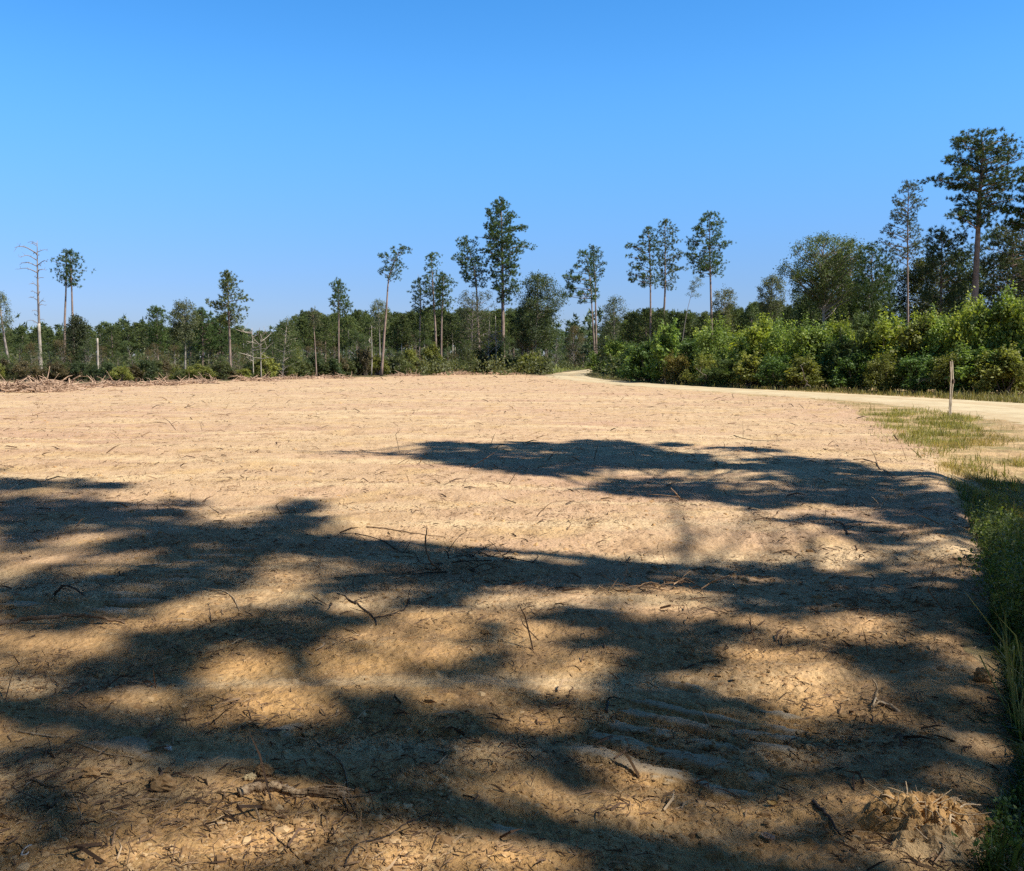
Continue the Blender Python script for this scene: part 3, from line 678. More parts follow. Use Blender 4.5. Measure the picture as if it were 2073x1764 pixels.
# --- plantation pines in rows behind the field, far wood
def pine_variant(seed, H, cb, wd, n):
    rg = np.random.default_rng(seed)
    rows = [(H * cb, -wd * .55, wd * .55), (H * (cb + .12), -wd * .95, wd), (H * (cb + (1 - cb) * .5), -wd * .85, wd * .8), (H * .88, -wd * .45, wd * .45), (H, -.15, .15)]
    rows = [(z, l * rg.uniform(.8, 1.15), r_ * rg.uniform(.8, 1.15)) for z, l, r_ in rows]
    wood, fol = grow([(0, 0, 0), (rg.normal() * .2, 0, H * .5), (rg.normal() * .15, 0, H)], .2, rows, 'needle', nb=n, size=.62, K=13, sp=.5, w=.095, rise=.3, seed=seed)
    tr = wood.mesh('trunk'); tr.materials.append(M_PINEBARK if seed % 2 else M_PALEBARK)
    cr = mesh('crown', fol[0], fol[1], False, {'tint': fol[2]}); cr.materials.append(M_NEEDLE)
    return tr, cr, H
PV = [pine_variant(100 + i, 12., [.42, .48, .55, .45, .5, .4][i], [1.7, 1.9, 1.6, 2.1, 1.5, 2.][i], 60) for i in range(6)]
def add_pine(x, Y, top, rg, label, group, col):
    tr, cr, H = PV[rg.integers(0, 6)]
    b = at(x, 760, Y); b[2] = on_ground(b[0], b[1]) - .1
    h = at(x, top, Y)[2] - b[2]
    s = h / H
    root = put('plantation_pine', None, None, loc=b, label=label, cat='pine tree', group=group)
    root.scale = (s * rg.uniform(.85, 1.15), s * rg.uniform(.85, 1.15), s); root.rotation_euler = (0, 0, rg.uniform(0, 6.28))
    put('trunk', tr, None, root); put('crown', cr, None, root, color=tuple(np.array(col) * rg.uniform(.85, 1.15)))
rg = np.random.default_rng(3)
DK = (.090, .118, .036)
for x in np.arange(-60, 590, 11.):
    x2 = x + rg.uniform(-6, 6)
    top = np.interp(x2, [-60, 190, 230, 300, 480, 520, 560, 600], [670, 668, 658, 660, 660, 676, 670, 648]) + rg.uniform(-7, 8)
    add_pine(x2, rg.uniform(118, 150), top, rg, 'one of the slender dark pines crowding behind the left part of the field', 'pines crowding behind the left part of the field', DK)
for row in range(2):
    for x in np.arange(585, 1112, 13.):
        x2 = x + rg.uniform(-5, 5)
        top = np.interp(x2, [585, 620, 700, 800, 900, 1000, 1090, 1150], [656, 640, 637, 640, 632, 634, 630, 644]) + rg.uniform(-9, 9) - row * 2
        add_pine(x2, rg.uniform(128, 150) + (24 if x2 > 860 else 0) + row * 16, top, rg, 'one of the straight dark pines massed behind the middle of the field', 'pines massed behind the middle of the field', DK)
for row in range(2):
    for x in np.arange(1150, 1720, 14.):
        x2 = x + rg.uniform(-6, 6)
        if x2 < 1222: continue
        top = np.interp(x2, [1150, 1200, 1240, 1300, 1360, 1420, 1480, 1560, 1640, 1720], [650, 656, 652, 628, 634, 632, 622, 618, 612, 600]) + rg.uniform(-6, 12) + row * 2
        add_pine(x2, rg.uniform(150, 178) if x2 < 1260 else rg.uniform(108, 132) + row * 12, top, rg, 'one of the dark pines rising behind the right-hand thicket', 'pines rising behind the right-hand thicket', DK)
def far_wood():
    rg = np.random.default_rng(21); C, D, S = [], [], []
    for i in range(700):
        Y = rg.uniform(215, 400); x = rg.uniform(-300, 2300)
        p = at(x, 740, Y); h = rg.uniform(9.5, 13.5) + (1.5 if x > 600 else 0)
        n = 26
        u = rg.uniform(0, 1, n)
        a = rg.uniform(0, 6.28, n); w_ = 2.4 * (1 - u) ** .4 * rg.uniform(.4, 1, n)
        C.append(np.stack([p[0] + np.cos(a) * w_, p[1] + np.sin(a) * w_, h * (.04 + .96 * u)], 1))
        D.append(np.stack([np.cos(a), np.sin(a), np.full(n, .5)], 1)); S.append(np.full(n, 1.3))
    V, F, t = needles(np.concatenate(C), np.concatenate(D), np.concatenate(S), 9, .17, rg=rg)
    put('forest', mesh('forest', V, F, False, {'tint': t}), M_NEEDLE, kind='stuff', label='far dark pine wood along the horizon', color=(.066, .092, .04))
far_wood()
def undergrowth():
    rg = np.random.default_rng(22); C, D, S = [], [], []
    for i in range(1500):
        x = rg.uniform(-200, 1240) if i % 3 else rg.uniform(1240, 2200); Y = rg.uniform(118, 215) if x > 560 or x < -100 else rg.uniform(100, 200)
        if 1095 < x < 1215 and Y < 200: continue
        if x > 1240: Y = rg.uniform(85, 190)
        p = at(x, 740, Y); n = 14; h = rg.uniform(1., 2.8)
        dv = rg.normal(size=(n, 3)) * [1.1, 1.1, .4]
        C.append(np.stack([p[0] + dv[:, 0], p[1] + dv[:, 1], np.clip(h * rg.uniform(.1, 1, n), .2, 9)], 1)); D.append(dv + [0, 0, .5]); S.append(np.full(n, .75))
    V, F, t = leaves(np.concatenate(C), np.concatenate(D), np.concatenate(S), 9, .26, rg=rg)
    put('undergrowth', mesh('undergrowth', V, F, False, {'tint': t}), M_LEAF, kind='stuff', label='low scrub filling the floor of the far pine stands', color=(.085, .095, .036))
undergrowth()

# --- shrubs
def shrub_variant(seed, w=2.2, h=4.6, lumps=22, nl=900, K=10, size=.3, lw=.34, needle=False):
    rg = np.random.default_rng(seed); wood = MB()
    C, D, S = [], [], []
    cs = []
    for i in range(lumps):
        t = rg.uniform(.08, 1) ** .8
        rad = w * (1 - .55 * t ** 2.6) * (1.1 if t > .2 else .85) * math.sqrt(rg.uniform()) * .85
        a = rg.uniform(0, 6.28)
        cs.append((rad * math.cos(a), rad * math.sin(a), h * (.06 + .84 * t), rg.uniform(.35, .95) * (1.15 - .5 * t)))
    for c in cs:
        c = np.array(c); n = max(8, int(nl / lumps * c[3] ** 1.6 * 1.6))
        d = unit(rg.normal(size=(n, 3)) + np.array([0, 0, .35])); rr = c[3] * rg.uniform(.55, 1.08, (n, 1))
        C.append(c[:3] + d * rr * np.array([1, 1, .85])); D.append(d); S.append(np.full(n, size) * rg.uniform(.7, 1.3, n))
        st = np.array([rg.normal() * .25, rg.normal() * .25, 0])
        wood.tube(curve_pts([st, st * .5 + c[:3] * .5 + rg.normal(size=3) * .12, c[:3]], 5), np.linspace(.05, .012, 5), 4, cap=False)
    # upright shoots breaking the outline
    for i in range(16):
        c = cs[rg.integers(0, lumps)]
        n = 7; u = np.linspace(0, 1, n); L = rg.uniform(.5, 1.1); dx = rg.normal(size=2) * .25
        P = np.stack([c[0] + dx[0] * u, c[1] + dx[1] * u, c[2] + c[3] * .7 + L * u], 1)
        C.append(P + rg.normal(size=(n, 3)) * .06); D.append(np.tile([0, 0, 1.], (n, 1))); S.append(np.full(n, size * .8))
    C, D, S = np.concatenate(C), np.concatenate(D), np.concatenate(S)
    k = C[:, 2] > .05; C, D, S = C[k], D[k], S[k]
    fol = needles(C, D, S * 1.3, K + 4, .06, rg=rg) if needle else leaves(C, D, S, K, lw, rg=rg)
    st = wood.mesh('stems'); st.materials.append(M_DARKBARK)
    fo = mesh('leaves', fol[0], fol[1], False, {'tint': fol[2]}); fo.materials.append(M_NEEDLE if needle else M_LEAF)
    return st, fo, w, h
SV = [shrub_variant(200 + i, lumps=[24, 20, 28, 22, 26][i], lw=[.40, .46, .36, .43, .38][i], size=[.3, .34, .27, .32, .3][i], nl=820) for i in range(5)]
SN = shrub_variant(230, 1.5, 4.6, 20, 700, 10, .34, needle=True)
def shrub(x, yb, top, wpx, col, label, v=None, name='shrub', cat='shrub', group=None, Y=None, rg=np.random.default_rng(8), stuff=None):
    if Y is None:
        g = gnd(x, yb); Y = g[1]
    b = at(x, yb, Y); b[2] = on_ground(b[0], b[1]) - .05
    st, fo, w, h = v if v is not None else SV[rg.integers(0, 5)]
    H = at(x, top, Y)[2] - b[2]; W = wpx * Y / FPX / 2
    root = put(name, None, None, loc=b, label=label, cat=cat, group=group)
    root.scale = (W / w, W / w * rg.uniform(.85, 1.15), H / (h * 1.03)); root.rotation_euler = (0, 0, rg.uniform(0, 6.28))
    put('stems', st, None, root); put('leaves', fo, None, root, color=col)
    return root
YG = (.25, .29, .05); LG = (.19, .25, .055); MG = (.14, .20, .045); DG = (.085, .14, .036); OL = (.18, .19, .045); BR = (.14, .085, .04); PN = (.085, .12, .032)
RIGHT = [  # x, base y, top y, width, colour, needle?, label
    (1222, 758, 698, 44, MG, 0, 'small green bush where the road disappears behind the thicket'),
    (1246, 764, 688, 50, LG, 0, 'light green bush second from the road bend'),
    (1283, 768, 700, 50, PN, 1, 'young feathery pine sapling near the road bend'),
    (1312, 776, 682, 70, DG, 0, 'dark glossy bush below the two close pines'),
    (1352, 778, 668, 76, MG, 0, 'green bush at the foot of the two close pines'),
    (1370, 779, 716, 52, (.20, .17, .05), 0, 'low orange-tinged bush in front of the dark glossy bushes'),
    (1404, 780, 676, 72, DG, 0, 'dark bush left of the lone tall pine'),
    (1446, 782, 656, 78, LG, 0, 'light green bush hiding the foot of the lone tall pine'),
    (1428, 783, 722, 56, OL, 0, 'low yellowish bush in front below the lone tall pine'),
    (1490, 784, 662, 74, MG, 0, 'mid green bush right of the lone tall pine'),
    (1472, 785, 726, 60, PN, 1, 'low feathery pine seedling at the thicket front'),
    (1532, 786, 656, 86, YG, 0, 'yellow-green bush below the airy grey-leaved tree'),
    (1520, 787, 720, 64, OL, 0, 'olive front bush below the yellow-green bush left of the oak'),
    (1585, 788, 648, 88, LG, 0, 'rounded light green bush left below the big oak'),
    (1572, 789, 716, 70, DG, 0, 'dark low bush in the deep shade left of the white-topped stake'),
    (1636, 790, 650, 84, LG, 0, 'light green leafy bush under the big oak'),
    (1620, 791, 724, 66, OL, 0, 'ragged yellowing bush behind the white-topped stake'),
    (1684, 791, 668, 80, DG, 0, 'dark green bush right under the oak trunk'),
    (1700, 790, 640, 60, YG, 0, 'yellow-green sapling bush rising right of the oak trunk'),
    (1745, 793, 634, 74, PN, 1, 'tall feathery young pine in the thicket below the dark round pine'),
    (1730, 793, 718, 62, DG, 0, 'low dark bush in front of the tall feathery young pine'),
    (1800, 795, 640, 96, YG, 0, 'wide yellow-green bush below the open-topped thin pine'),
    (1785, 796, 722, 70, OL, 0, 'low olive bush under the wide yellow-green bush'),
    (1862, 797, 636, 92, OL, 0, 'brownish olive bush left below the tallest right-hand pine'),
    (1850, 798, 716, 78, DG, 0, 'dark low bush left of the tall split stake'),
    (1905, 798, 628, 84, LG, 0, 'blue-green leafy sapling directly behind the tall split stake'),
    (1918, 800, 712, 72, OL, 0, 'shadowed low bush at the foot of the tall split stake'),
    (1966, 800, 592, 96, YG, 0, 'tall bright yellow-green sapling at the foot of the tallest right-hand pine'),
    (1976, 802, 706, 86, MG, 0, 'green front bush right of the tall split stake'),
    (2030, 802, 586, 100, LG, 0, 'tall light green bush near the right edge of the photo'),
    (2032, 804, 706, 90, OL, 0, 'olive front bush near the right edge, behind a bleached dead branch'),
    (2096, 804, 592, 110, YG, 0, 'yellow-green bush cut by the right edge of the photo'),
    (2092, 806, 700, 96, DG, 0, 'dark front bush cut by the right edge of the photo'),
]
rgs = np.random.default_rng(4)
for (x, yb, tp, wp, c, nd, lb) in RIGHT:
    dY = 0 if tp > 700 else 2.0
    g = gnd(x, yb)
    shrub(x, yb, tp + (rgs.uniform(-10, 12) if tp < 700 else 0), wp * 1.38, c, lb, SN if nd else None, 'young_pine' if nd else 'bush', 'young pine' if nd else 'bush', 'bushes of the right-hand thicket', Y=g[1] + dY)
# second line of taller brush behind the right thicket
rg = np.random.default_rng(77)
for x in np.arange(1290, 2110, 33.):
    top = np.interp(x, [1290, 1500, 1700, 1900, 2100], [690, 668, 655, 640, 612]) + rg.uniform(-10, 14)
    Yb = np.interp(x, [1290, 1500, 1800, 2100], [82, 66, 58, 54])
    shrub(x, 790, top, 100, [MG, YG, DG, LG][rg.integers(0, 4)], 'one of the bushes packed behind the front row of the right-hand thicket', None, 'bush', 'bush', 'bushes packed behind the front row of the right-hand thicket', Y=Yb + rg.uniform(0, 3), rg=rg)
# understorey along the far field edge
for x in np.arange(-40, 1112, 17.):
    xx = x + rg.uniform(-6, 6)
    ed = np.interp(xx, [-40, 0, 250, 460, 600, 800, 1000, 1110], [775, 773, 775, 772, 766, 760.5, 757, 759])
    Y = gnd(xx, ed)[1] + rg.uniform(1.5, 7)
    hp = rg.uniform(20, 46) * (1.25 if xx > 600 else 1)
    k = rg.integers(0, 4)
    lab = ['one of the olive bushes along the far edge of the field', 'one of the dark green bushes along the far edge of the field', 'one of the dull brown-green bushes along the far edge of the field', 'one of the olive bushes along the far edge of the field'][k]
    shrub(xx, ed - 3, ed - 3 - hp, rg.uniform(34, 54), [OL, (.06, .085, .035), (.105, .085, .045), (.09, .105, .04)][k], lab, None, 'bush', 'bush', lab.replace('one of the ', ''), Y=Y, rg=rg)
# taller scrub and thin broadleaf saplings among the trunks
def scrub_variant(seed):
    rg = np.random.default_rng(seed)
    wood, fol = grow([(0, 0, 0), (rg.normal() * .3, 0, 3), (rg.normal() * .6, 0, 6.5)], .06, [(.8, -.9, .9), (2.5, -1.3, 1.3), (4.5, -1.1, 1.2), (6.5, -.3, .3)], 'leaf', nb=46, size=.36, K=9, sp=.5, rise=.7, bare=.3, seed=seed, limb=.03, lw=.27)
    tr = wood.mesh('trunk'); tr.materials.append(M_SNAG)
    cr = mesh('crown', fol[0], fol[1], False, {'tint': fol[2]}); cr.materials.append(M_LEAF); return tr, cr
CV = [scrub_variant(300 + i) for i in range(4)]
for x in np.concatenate([np.arange(-20, 1105, 21.), np.arange(1120, 1222, 9.)]):
    xx = x + rg.uniform(-9, 9)
    ed = np.interp(xx, [-40, 0, 250, 460, 600, 800, 1000, 1110, 1130, 1220], [775, 773, 775, 772, 766, 760.5, 757, 759, 752, 750])
    Y = gnd(xx, ed)[1] + rg.uniform(5, 16) + (40 if xx > 1116 else 0)
    tr, cr = CV[rg.integers(0, 4)]
    b = at(xx, ed, Y); b[2] = on_ground(b[0], b[1]) - .1
    top = ed - rg.uniform(50, 92)
    s = (at(xx, top, Y)[2] - b[2]) / 6.5
    brown = rg.uniform() < .3
    lb = 'one of the brownish half bare saplings among the far trunks' if brown else 'one of the dull green saplings among the far trunks'
    root = put('sapling', None, None, loc=b, label=lb, cat='sapling', group=lb.replace('one of the ', ''))
    root.scale = (s * 1.15, s * 1.15, s); root.rotation_euler = (0, 0, rg.uniform(0, 6.28))
    put('trunk', tr, None, root); put('crown', cr, None, root, color=(.12, .095, .045) if brown else (.072, .10, .034))

# --- brush windrows at the field's far edge
def brush(x, yb, wpx, hpx, label, n, seed, mat=M_BRUSH):
    if x > 150: hpx *= .62; n = int(n * .7)
    rg = np.random.default_rng(seed)
    Y = gnd(x, yb)[1]; b = at(x, yb, Y); b[2] = on_ground(b[0], b[1])
    W, H = wpx * Y / FPX / 2, hpx * Y / FPX
    m = MB()
    for i in range(int(n * 2.2)):
        p = np.array([rg.uniform(-1, 1) * W, rg.normal() * .8, 0]); e = max(0.05, 1 - abs(p[0] / W) ** 2)
        p[2] = rg.uniform(-.05, .9) * H * e
        L = rg.uniform(.3, 1.25); d = unit(rg.normal(size=3) * [1.3, 1, .3])
        q = p + d * L; q[2] = max(q[2], .0)
        m.tube(curve_pts([p, (p + q) / 2 + rg.normal(size=3) * .12, q], 4), np.linspace(1, .4, 4) * rg.uniform(.012, .05), 4, cap=True)
    # soil heaped among the roots
    k = 14
    for j in range(max(2, int(W / 1.2))):
        c = np.array([rg.uniform(-.85, .85) * W, rg.normal() * .3, 0])
        u, v = np.meshgrid(np.linspace(0, 2 * math.pi, k, endpoint=False), np.linspace(.02, 1, 6))
        rr = rg.uniform(.7, 1.3)
        X = c[0] + np.cos(u) * v * rr * (1 + .25 * rg.normal(size=u.shape)); Yv = c[1] + np.sin(u) * v * rr * .8
        Z = H * .5 * (1 - v ** 2) + rg.normal(size=u.shape) * .06 - .08 * v
        V = np.stack([X, Yv, Z], -1).reshape(-1, 3)
        i_, j_ = np.meshgrid(np.arange(5), np.arange(k), indexing='ij'); i_, j_ = i_.ravel(), j_.ravel(); j2 = (j_ + 1) % k
        m.add(V, np.stack([i_ * k + j_, (i_ + 1) * k + j_, (i_ + 1) * k + j2, i_ * k + j2], 1))
    return put('brush_pile', m.mesh('brush_pile', False), mat, loc=b, label=label, cat='brush pile', group='brush piles pushed up along the far field edge')
brush(30, 794, 170, 17, 'long low heap of reddish roots and brush at the left edge of the field', 260, 1)
brush(112, 790, 70, 20, 'higher end of the reddish brush heap below the bare snag', 150, 2)
brush(168, 786, 60, 13, 'small brush heap below the vine-clad tree', 90, 3)
brush(232, 783, 84, 14, 'reddish brush heap below the short broken trunk', 130, 4)
brush(330, 780, 70, 14, 'brush heap under the mid-sized bushy pine', 110, 5)
brush(400, 777, 70, 12, 'pale tangle of roots left of the long-boughed pine', 110, 6)
brush(515, 773, 90, 12, 'brown brush heap below the pale dead saplings', 130, 7)
brush(585, 769, 60, 10, 'low root heap below the vine-hung snag', 80, 8)
brush(664, 767, 80, 11, 'pale broken branches heaped left of the narrow two-tiered pine', 90, 9)
brush(820, 761.5, 70, 9, 'brush heap right of the slender leaning pine', 80, 10)
brush(925, 759.5, 90, 11, 'brush heap below the trio of slender pines', 110, 11)
brush(1010, 758.5, 90, 8, 'long low brush heap at the foot of the tallest pine', 100, 12)

def dead_limb(name, label, pts, Y, r, mat, seed):
    rg = np.random.default_rng(seed); P = np.array([at(x, y, Y + d) for x, y, d in pts]); b = P[0].copy(); P = P - b
    m = MB(); n = 10; path = curve_pts(P, n); path[1:-1] += rg.normal(size=(n - 2, 3)) * r; m.tube(path, np.linspace(r, r * .35, n), 5)
    for i in range(7):
        q = path[rg.integers(2, n)]; e = q + unit(rg.normal(size=3) + [-.5, -.4, .2]) * rg.uniform(.2, .55)
        m.tube(curve_pts([q, (q + e) / 2 + rg.normal(size=3) * .05, e], 5), np.linspace(r * .5, r * .2, 5), 4, cap=False)
    put(name, m.mesh(name), mat, loc=b, label=label, cat='branch')
dead_limb('dead_branch', 'bleached dead branch poking out of the thicket near the right edge', [(2092, 786, .6), (2070, 776, -.3), (2046, 768, -.6), (2030, 765, -.9)], 45.5, .035, M_PEEL, 1)
dead_limb('dead_branch', 'pale crooked limb in the dark foot of the thicket left of the split stake', [(1846, 790, .5), (1866, 772, -.5), (1884, 766, -.9)], 47., .025, M_PALEBARK, 2)
dead_limb('dead_branch', 'thin grey bare limb slanting out of the thicket below the big oak', [(1640, 786, .6), (1628, 764, -.5), (1622, 742, -.8)], 52., .025, M_SNAG, 3)
dead_limb('dead_branch', 'thin grey bare limb in the thicket below the lone tall pine', [(1436, 780, .5), (1428, 762, -.6), (1412, 748, -.9)], 61., .03, M_SNAG, 4)
# ------------------------------------------------------------------ roadside stakes
def slat(m, pts, w, t, ang=0, nx=1):
    pts = np.asarray(pts, float); V = []
    a = np.array([math.cos(ang), math.sin(ang), 0]); b = np.array([-math.sin(ang), math.cos(ang), 0])
    for p in pts:
        for sx, sy in ((-1, -1), (1, -1), (1, 1), (-1, 1)): V.append(p + a * w / 2 * sx + b * t / 2 * sy)
    n = len(pts); F = []
    for i in range(n - 1):
        for j in range(4): F.append([i * 4 + j, i * 4 + (j + 1) % 4, (i + 1) * 4 + (j + 1) % 4, (i + 1) * 4 + j])
    F.append([3, 2, 1, 0]); F.append([n * 4 - 4, n * 4 - 3, n * 4 - 2, n * 4 - 1])
    m.add(V, F)
M_STAKE = bark_mat('weathered_stake', (.36, .29, .20), (.52, .44, .33), 30, .2)
M_STAKEDK = bark_mat('stake_dark', (.05, .035, .028), (.10, .07, .05), 30, .2)
M_WHITE = bark_mat('faded_white_paint', (.70, .64, .58), (.78, .73, .68), 20, .1)
M_RED = bark_mat('faded_red_paint', (.45, .17, .12), (.55, .25, .18), 20, .1)
Ys = gnd(1923, 846)[1]; b = at(1923, 846, Ys); b[2] = on_ground(b[0], b[1]) - .08
def sp(x, y): return at(x, y, Ys) - b
root = put('marker_stake', None, None, loc=b, label='tall split weathered stake with a dark gap, standing in the roadside grass', cat='stake')
m = MB(); slat(m, [sp(1921.6, 846) - [0, 0, .1], sp(1923.5, 800), sp(1925.4, 765), sp(1924.2, 732)], .032, .03, .3); put('slat', m.mesh('slat', False), M_STAKE, root)
m = MB(); slat(m, [sp(1924.2, 846) - [0, 0, .1], sp(1926.5, 800), sp(1929.6, 772.4), sp(1929.2, 771), sp(1927.8, 732)], .03, .03, .3); put('slat', m.mesh('slat', False), M_STAKE, root)
m = MB(); slat(m, [sp(1922.9, 846) - [0, 0, .1], sp(1925, 800), sp(1927.2, 765), sp(1926, 733)], .05, .012, .3); put('core', m.mesh('core', False), M_STAKEDK, root)
m = MB(); slat(m, [sp(1930.0, 776), sp(1930.4, 771), sp(1929.6, 768)], .06, .045, .3); put('splinter', m.mesh('splinter', False), M_STAKEDK, root)
Y2 = 55.5; b = at(1689, 790.5, Y2); b[2] = on_ground(b[0], b[1]) - .05
root = put('survey_stake', None, None, loc=b, label='short white survey stake with reddish base at the shaded verge across the road', cat='stake')
tp = at(1687.6, 777, Y2) - b
m = MB(); slat(m, [tp * .32 + [0, 0, .0], tp * .7, tp], .10, .03, .1); put('post', m.mesh('post', False), M_WHITE, root)
m = MB(); slat(m, [[0, 0, -.1], tp * .32], .10, .03, .1); put('post', m.mesh('post_base', False), M_RED, root)

# ------------------------------------------------------------------ sticks, roots, stones on the field
def stick(name, label, pts, r, mat, forks=(), cat='stick', k=6, seed=0, taper=.45):
    """pts: (px, py, height above ground or None) -> a bent stick lying on or rising from the soil"""
    P = []
    Y = None
    for p in pts:
        x, y, hgt = p
        if hgt is None:
            g = gnd(x, y); z = on_ground(g[0], g[1]); P.append([g[0], g[1], z + r * .5])
        else:
            q = at(x, y, hgt); P.append(list(q))
    r = r if 'log' in name else r * .68
    P = np.array(P); c = P.mean(0); c[2] = P[:, 2].min()
    n = max(8, len(pts) * 4)
    m = MB(); path = curve_pts(P - c, n)
    rg = np.random.default_rng(seed + len(label))
    path[1:-1] += rg.normal(size=(n - 2, 3)) * r * .3
    path[:, 2] = np.maximum(path[:, 2], height(path[:, 0] + c[0], path[:, 1] + c[1]) - c[2] + r * .55)
    m.tube(path, np.linspace(r, r * taper, n) * (1 + (.16 * rg.normal(size=n) if 'log' in name else 0)), k, rough=.2 if 'log' in name else .1, seed=seed)
    if 'log' in name:
        for q in range(7):
            a = q * .9; o = np.stack([rg.normal(size=n) * .0025, math.cos(a) * r * .8 + rg.normal(size=n) * .003, math.sin(a) * r * .75 + rg.normal(size=n) * .002], 1)
            i0 = rg.integers(0, n // 3); i1 = n - rg.integers(0, n // 4)
            pq = (path + o * np.linspace(1, taper + .2, n)[:, None])[i0:i1]; pq[-1] += [rg.uniform(0, .05), rg.normal() * .02, 0]
            m.tube(pq, rg.uniform(.0035, .0075) * np.linspace(1, .5, len(pq)), 5, rough=.15, seed=q)
    for (u, dx, dy, dz, rr) in forks:
        q = np.array([np.interp(u, np.linspace(0, 1, n), path[:, i]) for i in range(3)])
        e = q + np.array([dx, dy, dz])
        m.tube(curve_pts([q, (q + e) / 2 + rg.normal(size=3) * .01, e], 5), np.linspace(rr * .7, rr * .3, 5), 5)
    return put(name, m.mesh(name), mat, loc=c, label=label, cat=cat)
d = None
Yk = gnd(880, 1143)[1]
stick('upright_root', 'upright crooked stick sticking out of the soil at the shadow edge in mid field', [(893, 1147, d), (872, 1139, Yk), (862, 1108, Yk), (862, 1088, Yk), (864, 1070, Yk)], .016, M_STICK, cat='stick')
stick('dark_branch', 'long straight dark twig lying left of the upright stick', [(719, 1078, d), (770, 1096, d), (808, 1112, d), (833, 1119, d)], .008, M_STICKDARK, [(.9, .05, .05, .12, .007)])
stick('arched_stick', 'thin arching stem right of the upright stick', [(905, 1122, d), (915, 1104, 7.5), (928, 1088, 7.6), (944, 1076, 7.7)], .006, M_STICKDARK)
stick('curved_root', 'curved root with upturned tip right of the upright stick', [(970, 1119, d), (1000, 1129, d), (1020, 1126, d), (1034, 1113, 7.2)], .012, M_STICK, [(.45, -.12, .25, .08, .006)])
stick('reddish_root', 'long thin reddish root lying behind the upright stick', [(742, 1070, d), (790, 1074, d), (840, 1081, d), (896, 1087, d)], .010, M_STICK)
stick('hooped_stick', 'hoop of thin pale stem arching over the sunlit middle ground', [(1087, 1044, d), (1110, 1022, 9.5), (1130, 1015, 9.6), (1166, 1016, 9.6), (1186, 1030, 9.5), (1197, 1052, d)], .007, M_STICK)
stick('pale_stick', 'pale straight stem leaning in the sun right of centre', [(1189, 1022, d), (1181, 1005, 10.4), (1174, 985, 10.4)], .008, M_STICKPALE)
stick('dead_branch', 'forked dead branch in shade below the upright stick', [(683, 1208, d), (722, 1226, d), (755, 1246, d), (762, 1264, d)], .010, M_STICKDARK, [(.3, .12, .05, .03, .006), (.6, -.1, -.05, .04, .005)])
stick('dead_branch', 'bent dark branch lying across the lit gap below centre left', [(756, 1250, d), (800, 1242, d), (822, 1230, d), (830, 1215, d)], .009, M_STICKDARK, [(.7, .02, .1, .1, .005)])
stick('fallen_branch', 'thick reddish branch arched along the ground at the left edge', [(-20, 1276, d), (30, 1262, d), (80, 1250, 5.55), (148, 1246, 5.6), (204, 1251, 5.55), (252, 1271, d)], .026, M_STICK, [(.5, .05, -.25, -.08, .008), (.75, .3, .05, -.03, .008)], taper=.35)
stick('fallen_log', 'gnarled stringy root log lying in the near foreground', [(484, 1625, d), (515, 1614, d), (560, 1611, d), (590, 1620, d), (640, 1622, d), (700, 1625, d)], .017, M_LOG, cat='log', k=9, taper=.5, forks=[(.55, .22, .02, .0, .009), (.6, .27, -.02, .005, .009), (.5, .2, .05, .0, .007), (.72, .14, .0, .012, .006)])
stick('curved_twig', 'curved twig rising past the right end of the foreground log', [(663, 1531, d), (693, 1566, d), (704, 1600, d), (706, 1629, d), (720, 1658, d)], .006, M_STICK)
stick('long_twig', 'long thin twig running to the bottom edge right of the log', [(697, 1766, d), (722, 1727, d), (781, 1702, d), (826, 1678, d), (872, 1652, d)], .006, M_STICKDARK, [(.5, .1, .02, .03, .004)])
stick('thin_twig', 'thin twig slanting to the bottom edge below the log', [(540, 1690, d), (575, 1722, d), (610, 1762, d)], .004, M_STICKDARK)
stick('upright_twig', 'short upright dark twig below the right end of the log', [(676, 1712, d), (675, 1690, 2.98), (672, 1672, 3.0)], .005, M_STICKDARK, [(.2, .03, .02, .02, .003)])
stick('forked_root', 'pale forked root lying in the sunlit patch on the right', [(1820, 1449, d), (1793, 1433, d), (1768, 1419, d)], .014, M_STICKPALE, [(1., .0, .02, .09, .012), (.9, -.05, -.09, .0, .011), (.5, -.08, -.05, .0, .007)])
stick('dark_stick', 'thick dark stick slanting left of the root clump in the lower right corner', [(1646, 1623, d), (1674, 1664, d), (1701, 1708, d)], .011, M_STICKDARK)
stick('fallen_branch', 'pale bare branch lying near the grassy field edge on the right', [(1728, 933, d), (1756, 934, d), (1782, 954, d), (1814, 974, d)], .018, M_STICK, [(.5, .05, .4, .2, .01), (.8, -.5, -.2, .05, .01)])
stick('leaning_stick', 'short dark stick leaning in the right-hand tree shadow', [(1716, 1086, d), (1703, 1066, 9.0), (1680, 1050, 9.1)], .013, M_STICKDARK, [(.3, .18, .05, .05, .008)])
stick('forked_twig', 'pale forked twig standing in the right-hand tree shadow', [(1779, 1030, d), (1790, 1016, 10.3), (1803, 1010, 10.3)], .011, M_STICKPALE, [(.4, .12, .0, .22, .008), (.1, -.1, 0, .12, .006)])
stick('pale_stick', 'pale upright twig in the right-hand tree shadow', [(1708, 1024, d), (1712, 1012, 10.8), (1718, 1002, 10.8)], .007, M_STICKPALE)
stick('low_branch', 'long flat branch on bright ground above the right-hand shadow', [(1486, 878, d), (1520, 886, d), (1580, 888, d)], .014, M_STICKDARK, [(.4, .0, .1, .35, .007)])
stick('leaning_stick', 'leaning dark stick at the top edge of the shadow right of centre', [(1378, 1012, d), (1365, 995, 10.5), (1358, 988, 10.5)], .016, M_STICK, [(.2, -.35, .1, .02, .01)])
